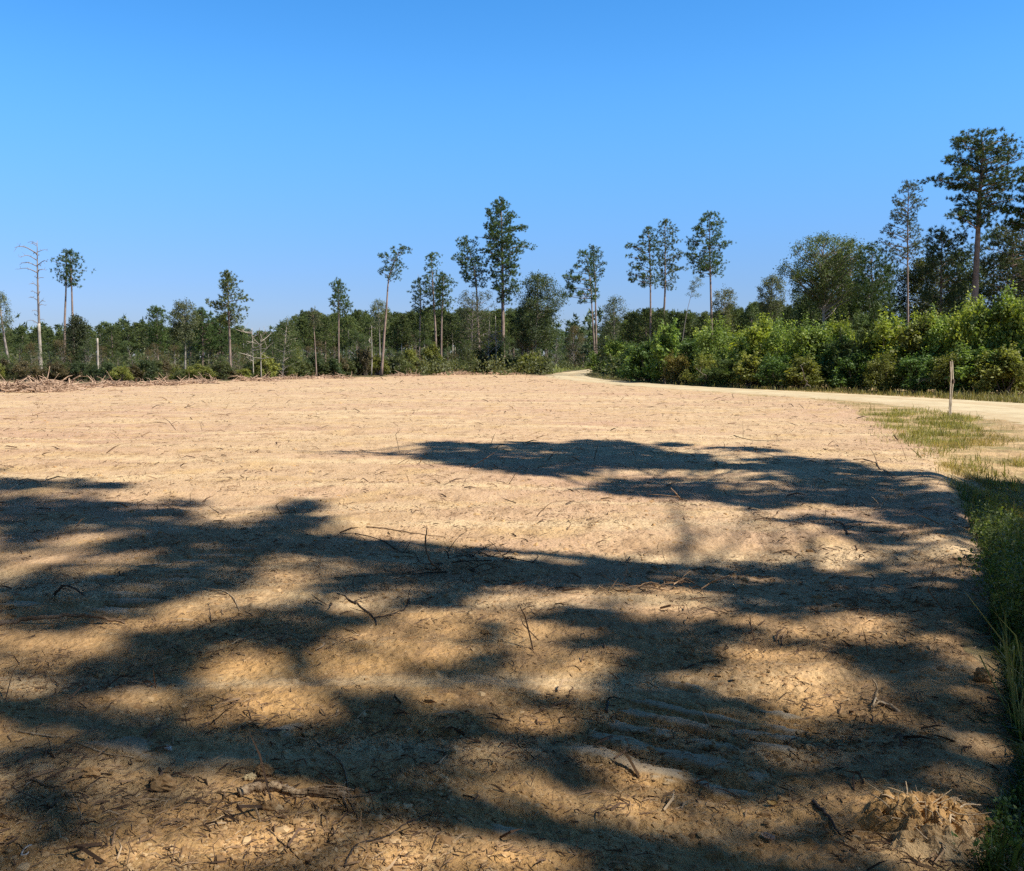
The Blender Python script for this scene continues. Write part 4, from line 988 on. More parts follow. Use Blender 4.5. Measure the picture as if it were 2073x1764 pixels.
stick('dark_stub', 'dark bent stub casting a shadow in the shaded bottom centre', [(1229, 1442, d), (1230, 1420, 4.3), (1234, 1412, 4.3)], .010, M_STICKDARK, [(.9, .06, .0, .0, .006)])
stick('thin_stick', 'thin tall stem rising left of the main lit gap', [(427, 1262, d), (424, 1235, 5.7), (421, 1222, 5.7)], .006, M_STICKDARK)
stick('pale_root', 'pale curled root stub beside the cleat marks on the left', [(425, 1197, d), (450, 1196, 6.3), (470, 1212, d), (484, 1240, d)], .009, M_STICKPALE)
stick('thin_stick', 'dark thin stem leaning at the tip of the left shadow', [(443, 1041, d), (432, 1032, 9.6), (424, 1026, 9.6)], .009, M_STICKDARK)
stick('dark_branch', 'dark hooked branch in the shade at far left', [(110, 1202, d), (128, 1187, 6.2), (150, 1190, 6.2), (170, 1204, d)], .016, M_STICKDARK)
stick('pale_root', 'thin pale root in the lower left shade', [(60, 1592, d), (90, 1602, d), (134, 1605, d)], .008, M_STICK)
stick('pale_strip', 'pale splintered wood strip lying in the lower left', [(155, 1524, d), (215, 1538, d), (273, 1547, d)], .006, M_STICKPALE, taper=.8)
stick('pale_strip', 'second pale splintered strip, nearer the left edge', [(38, 1491, d), (80, 1500, d), (130, 1512, d)], .006, M_STICKPALE, taper=.8)

def root_tuft(name, label, x, y, W, D_, H, n, mat, seed, cat='roots'):
    rg = np.random.default_rng(seed)
    g = gnd(x, y); z = on_ground(*g); m = MB()
    for i in range(n):
        p = np.array([rg.normal() * W * .45, rg.normal() * D_ * .4, 0])
        e = math.exp(-(p[0] / W) ** 2 * 1.5 - (p[1] / D_) ** 2)
        p[2] = height(np.array([g[0] + p[0]]), np.array([g[1] + p[1]]))[0] - z + H * e * rg.uniform(0, 1)
        L = rg.uniform(.25, .8) * W; dd = unit(rg.normal(size=3) * [1, .8, .22])
        q = p + dd * L; q[2] = max(q[2], height(np.array([g[0] + q[0]]), np.array([g[1] + q[1]]))[0] - z)
        m.tube(curve_pts([p, (p + q) / 2 + rg.normal(size=3) * W * .08, q], 5), np.linspace(1, .4, 5) * rg.uniform(.0012, .0042) * (1 + W), 4, cap=False)
    return m, (g[0], g[1], z)
m, loc = root_tuft('root_clump', '', 1895, 1700, .17, .16, .085, 300, None, 5)
root = put('root_clump', None, None, loc=loc, label='fibrous torn-up root clump heaped in the lower right corner', cat='root clump')
put('fine_roots', m.mesh('fine_roots'), M_STICKPALE, root)
def mound(loc, W, D_, H, seed, k=40, rough=.02):
    rg = np.random.default_rng(seed)
    u, v = np.meshgrid(np.linspace(0, 2 * math.pi, k, endpoint=False), np.linspace(0.03, 1, 36))
    X = np.cos(u) * v * W * (1 + .18 * np.sin(u * 3 + 1) + .1 * np.sin(u * 7)); Yv = np.sin(u) * v * D_
    zz = height(loc[0] + X.ravel(), loc[1] + Yv.ravel()).reshape(X.shape) - loc[2]
    Z = zz + H * (1 - v ** 2) + rough * fbm(X * 22 + seed, Yv * 22, 3, 71) * (1 - v ** 3) - .015 * v ** 6
    V = np.stack([X, Yv, Z], -1).reshape(-1, 3)
    i_, j_ = np.meshgrid(np.arange(35), np.arange(k), indexing='ij'); i_, j_ = i_.ravel(), j_.ravel(); j2 = (j_ + 1) % k
    return V, np.stack([i_ * k + j_, (i_ + 1) * k + j_, (i_ + 1) * k + j2, i_ * k + j2], 1)
V, F = mound(loc, .27, .24, .075, 4, 90, .035)
put('soil', mesh('soil', V, F, False, {'packed': np.zeros(len(V)), 'verge': np.zeros(len(V))}), M_GROUND, root)
def bough(name, pts, r, mat):
    P = np.array([at(x, y, Y) for x, y, Y in pts]) - np.array(loc)
    mm = MB(); n = 12; path = curve_pts(P, n); mm.tube(path, np.linspace(r, r * .6, n), 7, rough=.12, seed=3)
    put(name, mm.mesh(name), mat, root)
bough('thick_root', [(1746, 1684, 3.14), (1776, 1660, 3.14), (1800, 1660, 3.16), (1834, 1652, 3.18)], .013, M_STICKDARK)
bough('thick_root', [(1870, 1664, 3.2), (1895, 1648, 3.2), (1925, 1640, 3.22), (1953, 1628, 3.22)], .010, M_STICKPALE)
m, loc2 = root_tuft('root_tuft', '', 1352, 1196, .4, .26, .07, 40, None, 9)
put('root_tuft', m.mesh('root_tuft'), M_STICK, loc=loc2, label='small tangle of torn roots in the bright patch right of centre', cat='roots')
m, loc2 = root_tuft('root_tuft', '', 925, 1138, .5, .25, .04, 34, None, 12)
put('root_tuft', m.mesh('root_tuft'), M_STICKDARK, loc=loc2, label='dark root debris heaped around the foot of the upright stick', cat='roots')

def stone(name, label, x, y, w, h, col_mat, seed, cat='clod'):
    rg = np.random.default_rng(seed); g = gnd(x, y); z = on_ground(*g)
    u, v = np.meshgrid(np.linspace(0, 2 * math.pi, 18, endpoint=False), np.linspace(.03, math.pi - .03, 12))
    dx, dy, dz = np.cos(u) * np.sin(v), np.sin(u) * np.sin(v), np.cos(v)
    rr = 1 + .34 * fbm(dx * 1.6 + seed, dy * 1.6 + dz * 2, 3, 17) + .2 * fbm(dx * 4, dz * 4 + dy * 3 + seed, 3, 19)
    V = np.stack([dx * rr * w, dy * rr * w * .7, dz * rr * h], -1).reshape(-1, 3)
    k = 18; i_, j_ = np.meshgrid(np.arange(11), np.arange(k), indexing='ij'); i_, j_ = i_.ravel(), j_.ravel(); j2 = (j_ + 1) % k
    F = np.stack([i_ * k + j_, (i_ + 1) * k + j_, (i_ + 1) * k + j2, i_ * k + j2], 1)
    tint = np.clip(.35 + .25 * fbm(dx.ravel() * 3, dy.ravel() * 3 + dz.ravel() * 3, 3, 23), 0, 1)
    return put(name, mesh(name, V, F, False, {'tint': tint}), col_mat, loc=(g[0], g[1], z + h * .55), label=label, cat=cat)
stone('soil_clod', 'large overhanging dirt clod left of the foreground log', 328, 1606, .05, .03, M_CLOD, 1)
stone('soil_clod', 'rounded dirt clod above the foreground log', 536, 1580, .036, .026, M_CLOD, 2)
stone('soil_clod', 'crumbling dark-sided clod just below the log', 545, 1645, .03, .02, M_CLOD, 3)
stone('soil_clod', 'flat pale clod left of the foreground log', 186, 1585, .035, .022, M_CLOD, 4)
stone('pebble', 'small whitish pebble in the shaded lower left', 341, 1532, .014, .012, litter_mat('pale_pebble', [(.5, .47, .42), (.68, .65, .6)]), 5, 'pebble')
stone('pebble', 'yellowish pebble left of the rounded clod', 506, 1590, .026, .013, litter_mat('yellow_pebble', [(.5, .38, .2), (.62, .48, .27)]), 6, 'pebble')
stone('soil_clod', 'dark round clod at the field edge on the right', 1990, 1390, .05, .04, M_CLOD, 7)
# ring-shaped scrap
g = gnd(55, 1742); m = MB(); th = np.linspace(0, 2 * math.pi, 25)
m.tube(np.stack([np.cos(th) * .011, np.sin(th) * .024 + .0 * th, .006 + .004 * np.sin(th)], 1), .0035, 6, cap=False)
M_RING = bark_mat('pale_scrap', (.62, .55, .46), (.72, .66, .58), 90, .1, .5)
put('ring_scrap', m.mesh('ring_scrap'), M_RING, loc=(g[0], g[1], on_ground(*g)), label='small pale ring-shaped scrap near the bottom left corner', cat='scrap')
# dry leaf
def dry_leaf(x, y, s, label, seed, col):
    rg = np.random.default_rng(seed); g = gnd(x, y); k = 9
    u, v = np.meshgrid(np.linspace(-1, 1, k), np.linspace(-1, 1, k)); wd = np.sqrt(np.clip(1 - u ** 2, .02, 1)) * (.65 + .15 * np.cos(u * 9))
    V = np.stack([u * s, v * wd * s * .8, s * (.35 * v ** 2 + .2 * u ** 2 + .1 * rg.normal(size=u.shape) * .5)], -1).reshape(-1, 3)
    i_, j_ = np.meshgrid(np.arange(k - 1), np.arange(k - 1), indexing='ij'); i_, j_ = i_.ravel(), j_.ravel()
    F = np.stack([i_ * k + j_, i_ * k + j_ + 1, (i_ + 1) * k + j_ + 1, (i_ + 1) * k + j_], 1)
    o = put('dry_leaf', mesh('dry_leaf', V, F, True), bark_mat('dry_leaf_%d' % seed, col, tuple(min(c * 1.4, .8) for c in col), 60, .3), loc=(g[0], g[1], on_ground(*g) + .006), label=label, cat='leaf')
    o.rotation_euler = (rg.uniform(-.3, .3), rg.uniform(-.3, .3), rg.uniform(0, 6.28))
dry_leaf(1557, 1696, .028, 'crumpled pinkish dry leaf left of the dark slanting stick', 1, (.42, .33, .27))
dry_leaf(1563, 1622, .020, 'upright tan dry leaf in the shade above the crumpled pinkish leaf', 2, (.40, .26, .10))

# ------------------------------------------------------------------ litter and clods strewn over the field
def screen_scatter(n, rg, y0=748, y1=1800, power=1.):
    x = rg.uniform(-120, 2190, n); t = rg.uniform(0, 1, n) ** power; y = y0 + (y1 - y0) * t
    v = (CY - y) / FPX; d = np.stack([(x - CX) / FPX, CP + v * SP, -SP + v * CP], 1)
    P = d * (-CAM_H / d[:, 2])[:, None]
    return P[:, 0], P[:, 1]
def litter():
    rg = np.random.default_rng(40)
    x, y = screen_scatter(150000, rg, 764, 1800, 1.35)
    dens = fbm(x / 1.1, y / .7, 3, 91)
    k = inpoly(x, y, FIELD) & (rg.uniform(size=len(x)) < smooth(-.6, .7, dens) * (.48 + .52 * smooth(3, 11, np.hypot(x, y))))
    x, y = x[k], y[k]; n = len(x); r = np.hypot(x, y); z = height(x, y)
    pk, _ = tracks(x, y); keep = rg.uniform(size=n) > pk * .8; x, y, z, r = x[keep], y[keep], z[keep], r[keep]; n = len(x)
    L = np.clip(rg.lognormal(-4.3, .7, n), .005, .11) * (1 + r * .11)
    up = rg.uniform(size=n) < .016
    a = rg.uniform(0, 2 * math.pi, n); el = np.where(up, rg.uniform(.5, 1.4, n), np.abs(rg.normal(0, .16, n)))
    L = np.where(up, L * 2.2, L)
    d = np.stack([np.cos(a) * np.cos(el), np.sin(a) * np.cos(el), np.sin(el)], 1)
    side = np.stack([-np.sin(a), np.cos(a), np.zeros(n)], 1)
    w = L * rg.uniform(.025, .085, n) * np.where(up, .35, 1) + .0006 * r ** .5
    upv = np.cross(side, d)
    upv = np.where(upv[:, 2:3] < 0, -upv, upv)
    bend = rg.normal(0, .14, n)[:, None] * L[:, None] * side + np.abs(rg.normal(0, .08, n))[:, None] * L[:, None] * np.array([0, 0, 1])
    p0 = np.stack([x, y, z + w * .3], 1); p1 = p0 + d * (L * .5)[:, None] + bend; p2 = p0 + d * L[:, None]
    V = np.stack([p0 - side * (w * .5)[:, None], p0 + side * (w * .5)[:, None], p0 + upv * (w * .8)[:, None],
                  p1 - side * (w * .5)[:, None], p1 + side * (w * .5)[:, None], p1 + upv * (w * .8)[:, None], p2], 1).reshape(-1, 3)
    q = np.array([[0, 1, 4, 3], [1, 2, 5, 4], [2, 0, 3, 5]]); t3 = np.array([[3, 4, 6], [4, 5, 6], [5, 3, 6], [0, 2, 1]])
    o = (np.arange(n) * 7)[:, None, None]
    tint = np.where(up, rg.beta(1.2, 3, n), rg.beta(1.1, 2.0, n))
    put('wood_litter', mesh('wood_litter', V, [(q[None] + o).reshape(-1, 4), (t3[None] + o).reshape(-1, 3)], False, {'tint': np.repeat(tint, 7)}), M_LITTER,
        kind='stuff', label='splinters, twigs and bark bits strewn over the sandy field')
litter()
def clods():
    rg = np.random.default_rng(41)
    x, y = screen_scatter(60000, rg, 800, 1800, .75)
    dens = fbm(x / .8, y / .8, 3, 95)
    k = inpoly(x, y, FIELD) & (rg.uniform(size=len(x)) < smooth(-.4, .8, dens))
    x, y = x[k], y[k]; pk, _ = tracks(x, y); kk = rg.uniform(size=len(x)) > pk * .9; x, y = x[kk], y[kk]
    n = len(x); r = np.hypot(x, y); z = height(x, y)
    s = np.clip(rg.lognormal(-5.4, .6, n), .002, .026) * (1 + r * .07)
    base = np.array([[1, 0, 0], [.3, .95, 0], [-.8, .6, 0], [-.8, -.6, 0], [.3, -.95, 0], [.1, 0, .8], [.5, .5, .5], [-.5, -.4, .55]])
    oct_ = np.array([[1, 0, -.1], [.31, .95, -.1], [-.8, .59, -.1], [-.8, -.59, -.1], [.31, -.95, -.1], [.55, .25, .55], [-.3, .45, .6], [-.2, -.5, .5]])
    F = np.array([[0, 1, 5], [1, 6, 5], [1, 2, 6], [2, 3, 6], [3, 7, 6], [3, 4, 7], [4, 0, 7], [0, 5, 7], [5, 6, 7]])
    a = rg.uniform(0, 6.28, n); ca, sa = np.cos(a), np.sin(a)
    Q = oct_[None] * (1 + rg.normal(0, .22, (n, 8, 1))) * np.stack([rg.uniform(.7, 1.5, n), rg.uniform(.6, 1.1, n), rg.uniform(.4, .9, n)], 1)[:, None, :]
    X = Q[..., 0] * ca[:, None] - Q[..., 1] * sa[:, None]; Yv = Q[..., 0] * sa[:, None] + Q[..., 1] * ca[:, None]
    V = np.stack([x[:, None] + X * s[:, None], y[:, None] + Yv * s[:, None], z[:, None] + Q[..., 2] * s[:, None]], -1).reshape(-1, 3)
    put('soil_crumbs', mesh('soil_crumbs', V, (F[None] + (np.arange(n) * 8)[:, None, None]).reshape(-1, 3), False, {'tint': np.repeat(rg.uniform(0, 1, n), 8)}), M_CLOD,
        kind='stuff', label='soil crumbs and small stones scattered over the field')
clods()

# ------------------------------------------------------------------ grass and weeds
def blades(x, y, h, w, rg, lean=.45):
    n = len(x); z = height(x, y, False) - .01
    a = rg.uniform(0, 6.28, n); b = rg.uniform(0, 6.28, n)
    d = np.stack([np.cos(a), np.sin(a), np.zeros(n)], 1); s = np.stack([np.cos(b), np.sin(b), np.zeros(n)], 1) * (w * .5)[:, None]
    l = np.abs(rg.normal(0, lean, n))[:, None] * h[:, None]
    p0 = np.stack([x, y, z], 1); p1 = p0 + d * l * .3 + np.array([0, 0, 1]) * (h * .6)[:, None]
    p2 = p0 + d * l + np.array([0, 0, 1]) * (h * np.clip(1 - .4 * (l[:, 0] / h) ** 2, .3, 1))[:, None]
    V = np.stack([p0 - s, p0 + s, p1 - s * .8, p1 + s * .8, p2], 1).reshape(-1, 3)
    o = (np.arange(n) * 5)[:, None, None]
    return V, [(np.array([[0, 1, 3, 2]])[None] + o).reshape(-1, 4), (np.array([[2, 3, 4]])[None] + o).reshape(-1, 3)]
def grass_patch(label, poly, n, h, col, seed, wk=.045, name='grass', thr=(-.5, .3), jit=5, lean=.5):
    rg = np.random.default_rng(seed)
    P = np.array(poly, float); lo, hi = P.min(0), P.max(0)
    px = rg.uniform(lo[0], hi[0], n * 3); py = rg.uniform(lo[1], hi[1], n * 3)
    k = inpoly(px + rg.normal(0, jit, n * 3), py + rg.normal(0, jit * .5, n * 3), poly); px, py = px[k][:n], py[k][:n]
    g = np.array([gnd(a, b) for a, b in zip(px, py)])
    x, y = g[:, 0], g[:, 1]
    dens = fbm(x / 1.2, y / 1.2, 3, 51 + seed)
    k = rg.uniform(size=len(x)) < smooth(thr[0], thr[1], dens)
    rd, _, par = seg_dist(x, y, ROAD_XY); k &= rd > np.interp(par, np.arange(len(ROAD_HW)), ROAD_HW) * .93
    x, y = x[k], y[k]; n = len(x)
    hh = rg.lognormal(math.log(h), .35, n); ww = hh * wk * rg.uniform(.6, 1.4, n) + .00016 * np.hypot(x, y)
    V, F = blades(x, y, hh, ww, rg, lean)
    tint = np.clip(.5 + .3 * fbm(x / .7, y / .7, 2, 57) + rg.normal(0, .18, n), 0, 1)
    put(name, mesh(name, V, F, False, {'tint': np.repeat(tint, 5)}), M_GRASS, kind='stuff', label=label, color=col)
grass_patch('green grass patch between field and road around the tall stake', [(1740, 832), (1800, 832), (1870, 834), (1941, 842), (1985, 850), (1990, 870), (1960, 892), (1900, 900), (1850, 890), (1790, 862)], 22000, .11, (.235, .215, .06), 1, thr=(-.35, .55), lean=1., jit=22)
grass_patch('sparse dry grass on the verge right of the field', [(1640, 808), (1740, 818), (1780, 850), (1830, 885), (1900, 925), (1930, 985), (2073, 990), (2090, 900), (2000, 860), (1960, 880), (1900, 890), (1840, 878), (1770, 842)], 26000, .08, (.29, .225, .085), 2, thr=(-.3, .6), lean=1.1, jit=14)
grass_patch('thin green grass at the ditch head', [(1830, 890), (1960, 900), (2000, 950), (2080, 930), (2080, 990), (1930, 985), (1890, 940)], 7000, .12, (.21, .195, .06), 8, thr=(-.2, .6), lean=.9, jit=14)
grass_patch('verge grass along the far side of the road below the thicket', [(1200, 752), (1330, 774), (1450, 783), (1640, 789), (1800, 795), (2090, 806), (2090, 822), (1800, 802), (1640, 795), (1450, 788), (1300, 781), (1210, 768), (1180, 758)], 20000, .20, (.21, .185, .065), 3, jit=1.5, thr=(-1.2, -.1), wk=.08)
grass_patch('pale grass at the road bend between the treelines', [(1105, 742), (1130, 738), (1200, 740), (1200, 748), (1150, 750), (1112, 758), (1102, 758)], 9000, .42, (.23, .25, .08), 4, jit=1.5, thr=(-1.2, -.3), wk=.1)
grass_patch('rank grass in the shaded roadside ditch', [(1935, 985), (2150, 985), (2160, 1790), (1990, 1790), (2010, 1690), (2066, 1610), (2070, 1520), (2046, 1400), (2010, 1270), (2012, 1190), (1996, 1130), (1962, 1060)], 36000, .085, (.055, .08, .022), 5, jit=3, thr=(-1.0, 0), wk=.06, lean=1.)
grass_patch('long dry stalks leaning over the ditch', [(1950, 1040), (2140, 1040), (2140, 1500), (2060, 1500), (2010, 1260), (1990, 1130)], 1100, .24, (.20, .19, .075), 6, jit=5, thr=(-.2, .5), wk=.014)
def weeds():
    rg = np.random.default_rng(60); C, D, S = [], [], []
    for i in range(330):
        px, py = rg.uniform(1962, 2140), rg.uniform(1075, 1300)
        if px < 1985 + (py - 1075) * .2 + rg.normal() * 12: continue
        g = gnd(px, py); z = on_ground(*g); H = rg.uniform(.18, .5)
        dx = rg.normal(size=2) * .08
        n = int(H * 60); u = rg.uniform(.25, 1, n)
        C.append(np.stack([g[0] + dx[0] * u + rg.normal(0, .035, n), g[1] + dx[1] * u + rg.normal(0, .035, n), z + H * u], 1))
        D.append(unit(rg.normal(size=(n, 3)) + [0, 0, .6])); S.append(np.full(n, .034) * rg.uniform(.6, 1.4, n))
    V, F, t = leaves(np.concatenate(C), np.concatenate(D), np.concatenate(S), 4, .42, rg=rg)
    put('weeds', mesh('weeds', V, F, False, {'tint': t}), M_LEAF, kind='stuff', label='bright leafy weeds in the ditch at the right edge', color=(.13, .165, .05))
    C, D, S = [], [], []
    for i in range(130):
        px, py = rg.uniform(1960, 2140), rg.uniform(1590, 1780)
        if px < 2075 - (py - 1590) * .55: continue
        g = gnd(px, py); z = on_ground(*g); H = rg.uniform(.05, .16); n = 6; u = rg.uniform(.3, 1, n)
        C.append(np.stack([g[0] + rg.normal(0, .02, n), g[1] + rg.normal(0, .02, n), z + H * u], 1)); D.append(unit(rg.normal(size=(n, 3)) + [0, 0, .8])); S.append(np.full(n, .018))
    V, F, t = leaves(np.concatenate(C), np.concatenate(D), np.concatenate(S), 4, .5, rg=rg)
    put('weeds', mesh('weeds', V, F, False, {'tint': t}), M_LEAF, kind='stuff', label='low weeds in the bottom right corner', color=(.10, .15, .045))
weeds()

# ------------------------------------------------------------------ sun and the trees across the road that shade the foreground
SUN_EL, SUN_AZ = R(50), R(114)      # azimuth clockwise from the view direction (+Y)
SX, SY = math.sin(SUN_AZ) / math.tan(SUN_EL), math.cos(SUN_AZ) / math.tan(SUN_EL)
def cv(k, pts):
    sx, sy, ox, oy = {'a': (.5, .5, 0, 852.4), 'b': (.5, .5, 1036.5, 852.4), 'c': (.8747, .8747, 0, 1307), 'd': (.8747, .8747, 1036.5, 1307)}[k]
    return [(ox + x * sx, oy + y * sy) for x, y in pts]
SHADE = [  # dapple pattern on the ground: (density of foliage overhead, outline)
 (.9, 'a', [(0, 232), (120, 235), (220, 255), (100, 280), (0, 285)]), (.5, 'a', [(220, 240), (330, 235), (330, 250), (230, 255)]),
 (.85, 'a', [(260, 265), (340, 250), (480, 250), (520, 268), (440, 280), (330, 278)]),
 (.9, 'a', [(0, 330), (100, 300), (230, 320), (420, 330), (540, 330), (640, 345), (760, 375), (720, 395), (600, 390), (480, 400), (330, 420), (250, 460), (170, 520), (0, 525), (0, 460), (50, 440), (0, 430)]),
 (.8, 'a', [(690, 325), (780, 318), (850, 335), (790, 350), (700, 345)]),
 (1., 'a', [(0, 650), (150, 610), (330, 560), (450, 500), (500, 455), (640, 450), (760, 470), (880, 480), (960, 450), (1050, 410), (1120, 390), (1150, 350), (1190, 320), (1260, 318), (1310, 340), (1300, 375), (1340, 390), (1300, 410), (1330, 440), (1200, 450), (1130, 460), (1150, 480), (1300, 480), (1400, 465), (1500, 475), (1510, 510), (1600, 530), (1700, 525), (1860, 515), (1960, 545), (1900, 570), (1700, 575), (1620, 590), (1400, 570), (1250, 530), (1100, 540), (1040, 570), (1080, 640), (1000, 690), (880, 690), (760, 720), (640, 760), (600, 800), (500, 800), (420, 830), (300, 850), (150, 850), (0, 850)]),
 (0, 'a', [(360, 590), (500, 530), (660, 515), (580, 570), (450, 615), (370, 615)]), (.35, 'a', [(180, 700), (300, 640), (400, 650), (340, 700)]),
 (1., 'a', [(1260, 680), (1420, 620), (1600, 590), (1850, 580), (2073, 620), (2073, 660), (1950, 690), (1850, 770), (1700, 770), (1650, 740), (1560, 660), (1420, 700), (1300, 720)]),
 (.95, 'a', [(560, 860), (800, 830), (1000, 760), (1250, 720), (1400, 770), (1500, 800), (1640, 790), (1550, 830), (1350, 850), (1300, 880), (1350, 914), (480, 914), (500, 880)]),
 (.5, 'a', [(1950, 820), (2073, 780), (2073, 914), (1850, 914)]),
 (.9, 'a', [(1700, 85), (1850, 82), (1950, 95), (2080, 90), (2080, 215), (1960, 200), (1820, 175), (1760, 165), (1660, 140), (1740, 120)]),
 (1., 'b', [(0, 85), (200, 92), (280, 78), (470, 78), (560, 105), (640, 130), (760, 135), (850, 170), (880, 190), (760, 205), (640, 190), (560, 195), (420, 195), (330, 215), (240, 235), (100, 220), (0, 215)]),
 (.15, 'b', [(70, 130), (180, 125), (200, 137), (80, 142)]), (.1, 'b', [(300, 190), (400, 183), (480, 190), (330, 199)]),
 (.8, 'b', [(580, 95), (640, 85), (740, 98), (640, 110)]), (.85, 'b', [(800, 110), (950, 105), (1100, 125), (950, 130)]),
 (.9, 'b', [(960, 150), (1150, 148), (1320, 160), (1440, 190), (1540, 240), (1700, 280), (1790, 290), (1800, 350), (1870, 400), (1830, 470), (1700, 460), (1560, 420), (1450, 360), (1280, 330), (1140, 350), (960, 360), (860, 330), (730, 320), (560, 310), (520, 280), (640, 270), (760, 260), (900, 280), (1080, 270), (1180, 230), (1060, 225), (1000, 215), (940, 180)]),
 (.25, 'b', [(860, 250), (1000, 200), (1100, 200), (1150, 230), (1000, 262)]), (.2, 'b', [(1330, 203), (1500, 250), (1450, 255), (1330, 218)]),
 (.6, 'b', [(280, 280), (420, 240), (600, 230), (900, 250), (940, 300), (700, 325), (400, 300)]), (.55, 'b', [(1050, 400), (1250, 390), (1440, 410), (1600, 470), (1640, 520), (1500, 500), (1300, 460)]),
 (1.7, 'b', [(1790, 262), (1900, 257), (2500, 270), (2500, 380), (1960, 380), (1900, 410), (1830, 370), (1780, 330)]),
 (.9, 'b', [(240, 550), (400, 560), (560, 590), (720, 600), (560, 615), (400, 615), (280, 590)]), (.9, 'b', [(0, 600), (150, 590), (260, 620), (400, 650), (250, 680), (100, 670), (0, 670)]),
 (.8, 'b', [(720, 580), (800, 570), (1000, 575), (1150, 565), (1260, 600), (1400, 640), (1560, 640), (1700, 660), (1800, 690), (1960, 660), (2073, 640), (2200, 640), (2200, 914), (1780, 914), (1740, 880), (1640, 830), (1500, 790), (1380, 750), (1290, 740), (1200, 760), (1100, 790), (950, 780), (860, 740), (940, 700), (1100, 700), (1200, 690), (1280, 700), (1200, 660), (1050, 640), (900, 620), (760, 600)]),
 (.9, 'b', [(1380, 580), (1450, 580), (1600, 620), (1640, 650), (1520, 630)]),
 (1., 'b', [(80, 800), (200, 750), (400, 760), (560, 790), (760, 810), (1000, 850), (1200, 880), (1400, 914), (160, 914), (300, 870), (400, 850), (200, 830)]),
 (1., 'c', [(-300, 0), (60, 10), (130, 35), (270, 0), (480, 0), (490, 50), (460, 95), (440, 110), (330, 90), (250, 110), (160, 120), (60, 110), (0, 60)]),
 (0, 'c', [(0, 15), (100, -30), (260, -20), (270, 28), (180, 38), (60, 70), (0, 50)]),
 (.7, 'c', [(480, 0), (860, 0), (840, 18), (720, 25), (760, 70), (790, 118), (700, 88), (660, 40)]),
 (1., 'c', [(380, 180), (520, 190), (600, 200), (700, 170), (770, 162), (820, 125), (900, 115), (1000, 140), (1090, 150), (1190, 165), (1190, 240), (1090, 230), (1060, 270), (1030, 320), (1080, 350), (1190, 390), (1190, 425), (1050, 390), (940, 340), (850, 330), (760, 330), (690, 310), (640, 270), (620, 230), (500, 240), (400, 240)]),
 (.65, 'c', [(200, 180), (380, 180), (400, 260), (300, 270), (200, 225)]),
 (.55, 'c', [(980, 50), (1060, 30), (1190, 0), (1190, 90), (1100, 110), (1030, 100)]), (.5, 'c', [(-200, 120), (380, 150), (240, 300), (-200, 300)]),
 (.55, 'c', [(-200, 330), (150, 320), (240, 340), (200, 440), (120, 470), (-200, 430)]), (.3, 'c', [(700, 440), (900, 470), (850, 560), (560, 560), (600, 470)]),
 (1., 'd', [(260, 0), (460, 0), (540, 45), (480, 50), (430, 80), (560, 130), (680, 170), (800, 165), (900, 190), (1000, 230), (1170, 290), (1185, 350), (1080, 400), (900, 370), (760, 335), (660, 345), (600, 400), (560, 380), (400, 310), (280, 260), (170, 240), (120, 180), (-5, 150), (-5, 120), (120, 130), (240, 60)]),
 (.9, 'd', [(720, 0), (960, 0), (1010, 40), (1060, 90), (1300, 150), (1300, 270), (1130, 230), (1040, 210), (980, 180), (900, 130), (820, 60)]),
 (.5, 'd', [(-5, 170), (120, 190), (200, 280), (280, 330), (240, 350), (100, 330), (-5, 300)]),
 (1., 'd', [(-5, 390), (120, 400), (260, 430), (360, 440), (460, 490), (580, 560), (300, 560), (120, 470), (-5, 430)]),
 (.8, 'd', [(600, 370), (680, 345), (740, 420), (760, 460), (690, 480), (600, 430)]), (.9, 'd', [(1080, 330), (1300, 270), (1300, 620), (1140, 560), (1100, 470)]),
]
SHADE += [(1.6, 'b', [(1880, 640), (1950, 560), (2020, 530), (2500, 520), (2500, 920), (1840, 920), (1840, 760)]), (1.6, 'd', [(1120, -10), (1600, -10), (1600, 640), (1110, 560), (1090, 430), (1180, 330), (1190, 150)])]
SHADE = [(d_, cv(k, p)) for d_, k, p in SHADE]
def shade_density(x, y):
    px, py = to_px(np.stack([x, y, height(x, y, False)], 1))
    den = np.full(x.shape, .0)
    inside = (px > -15) & (px < 2300) & (py > 820) & (py < 1800) & (y > .5)
    off = smooth(.0, .3, fbm(x / 2.2, y / 2.2, 2, 81)) * .9 * (np.hypot(x - 2, y - 5) < 14) * (y < 15)
    for d_, p in SHADE:
        den = np.where(inpoly(px, py, p), np.maximum(den, d_) if d_ > .3 else d_, den)
    return np.where(inside, den, off)
SHADERS = [(11.2, 2.45), (9.8, 10.9), (12., -2.25), (8.2, -5.5), (15., 8.3), (14.5, .92)]
SHADE_LAB = ['tall pine on the verge between ditch and road, level with the near field', 'pine on the verge beside the head of the ditch', 'pine on the verge just behind the photographer',
             'pine behind the photographer to the right', 'pine close to the road edge beside the ditch', 'pine close to the road edge level with the photographer']
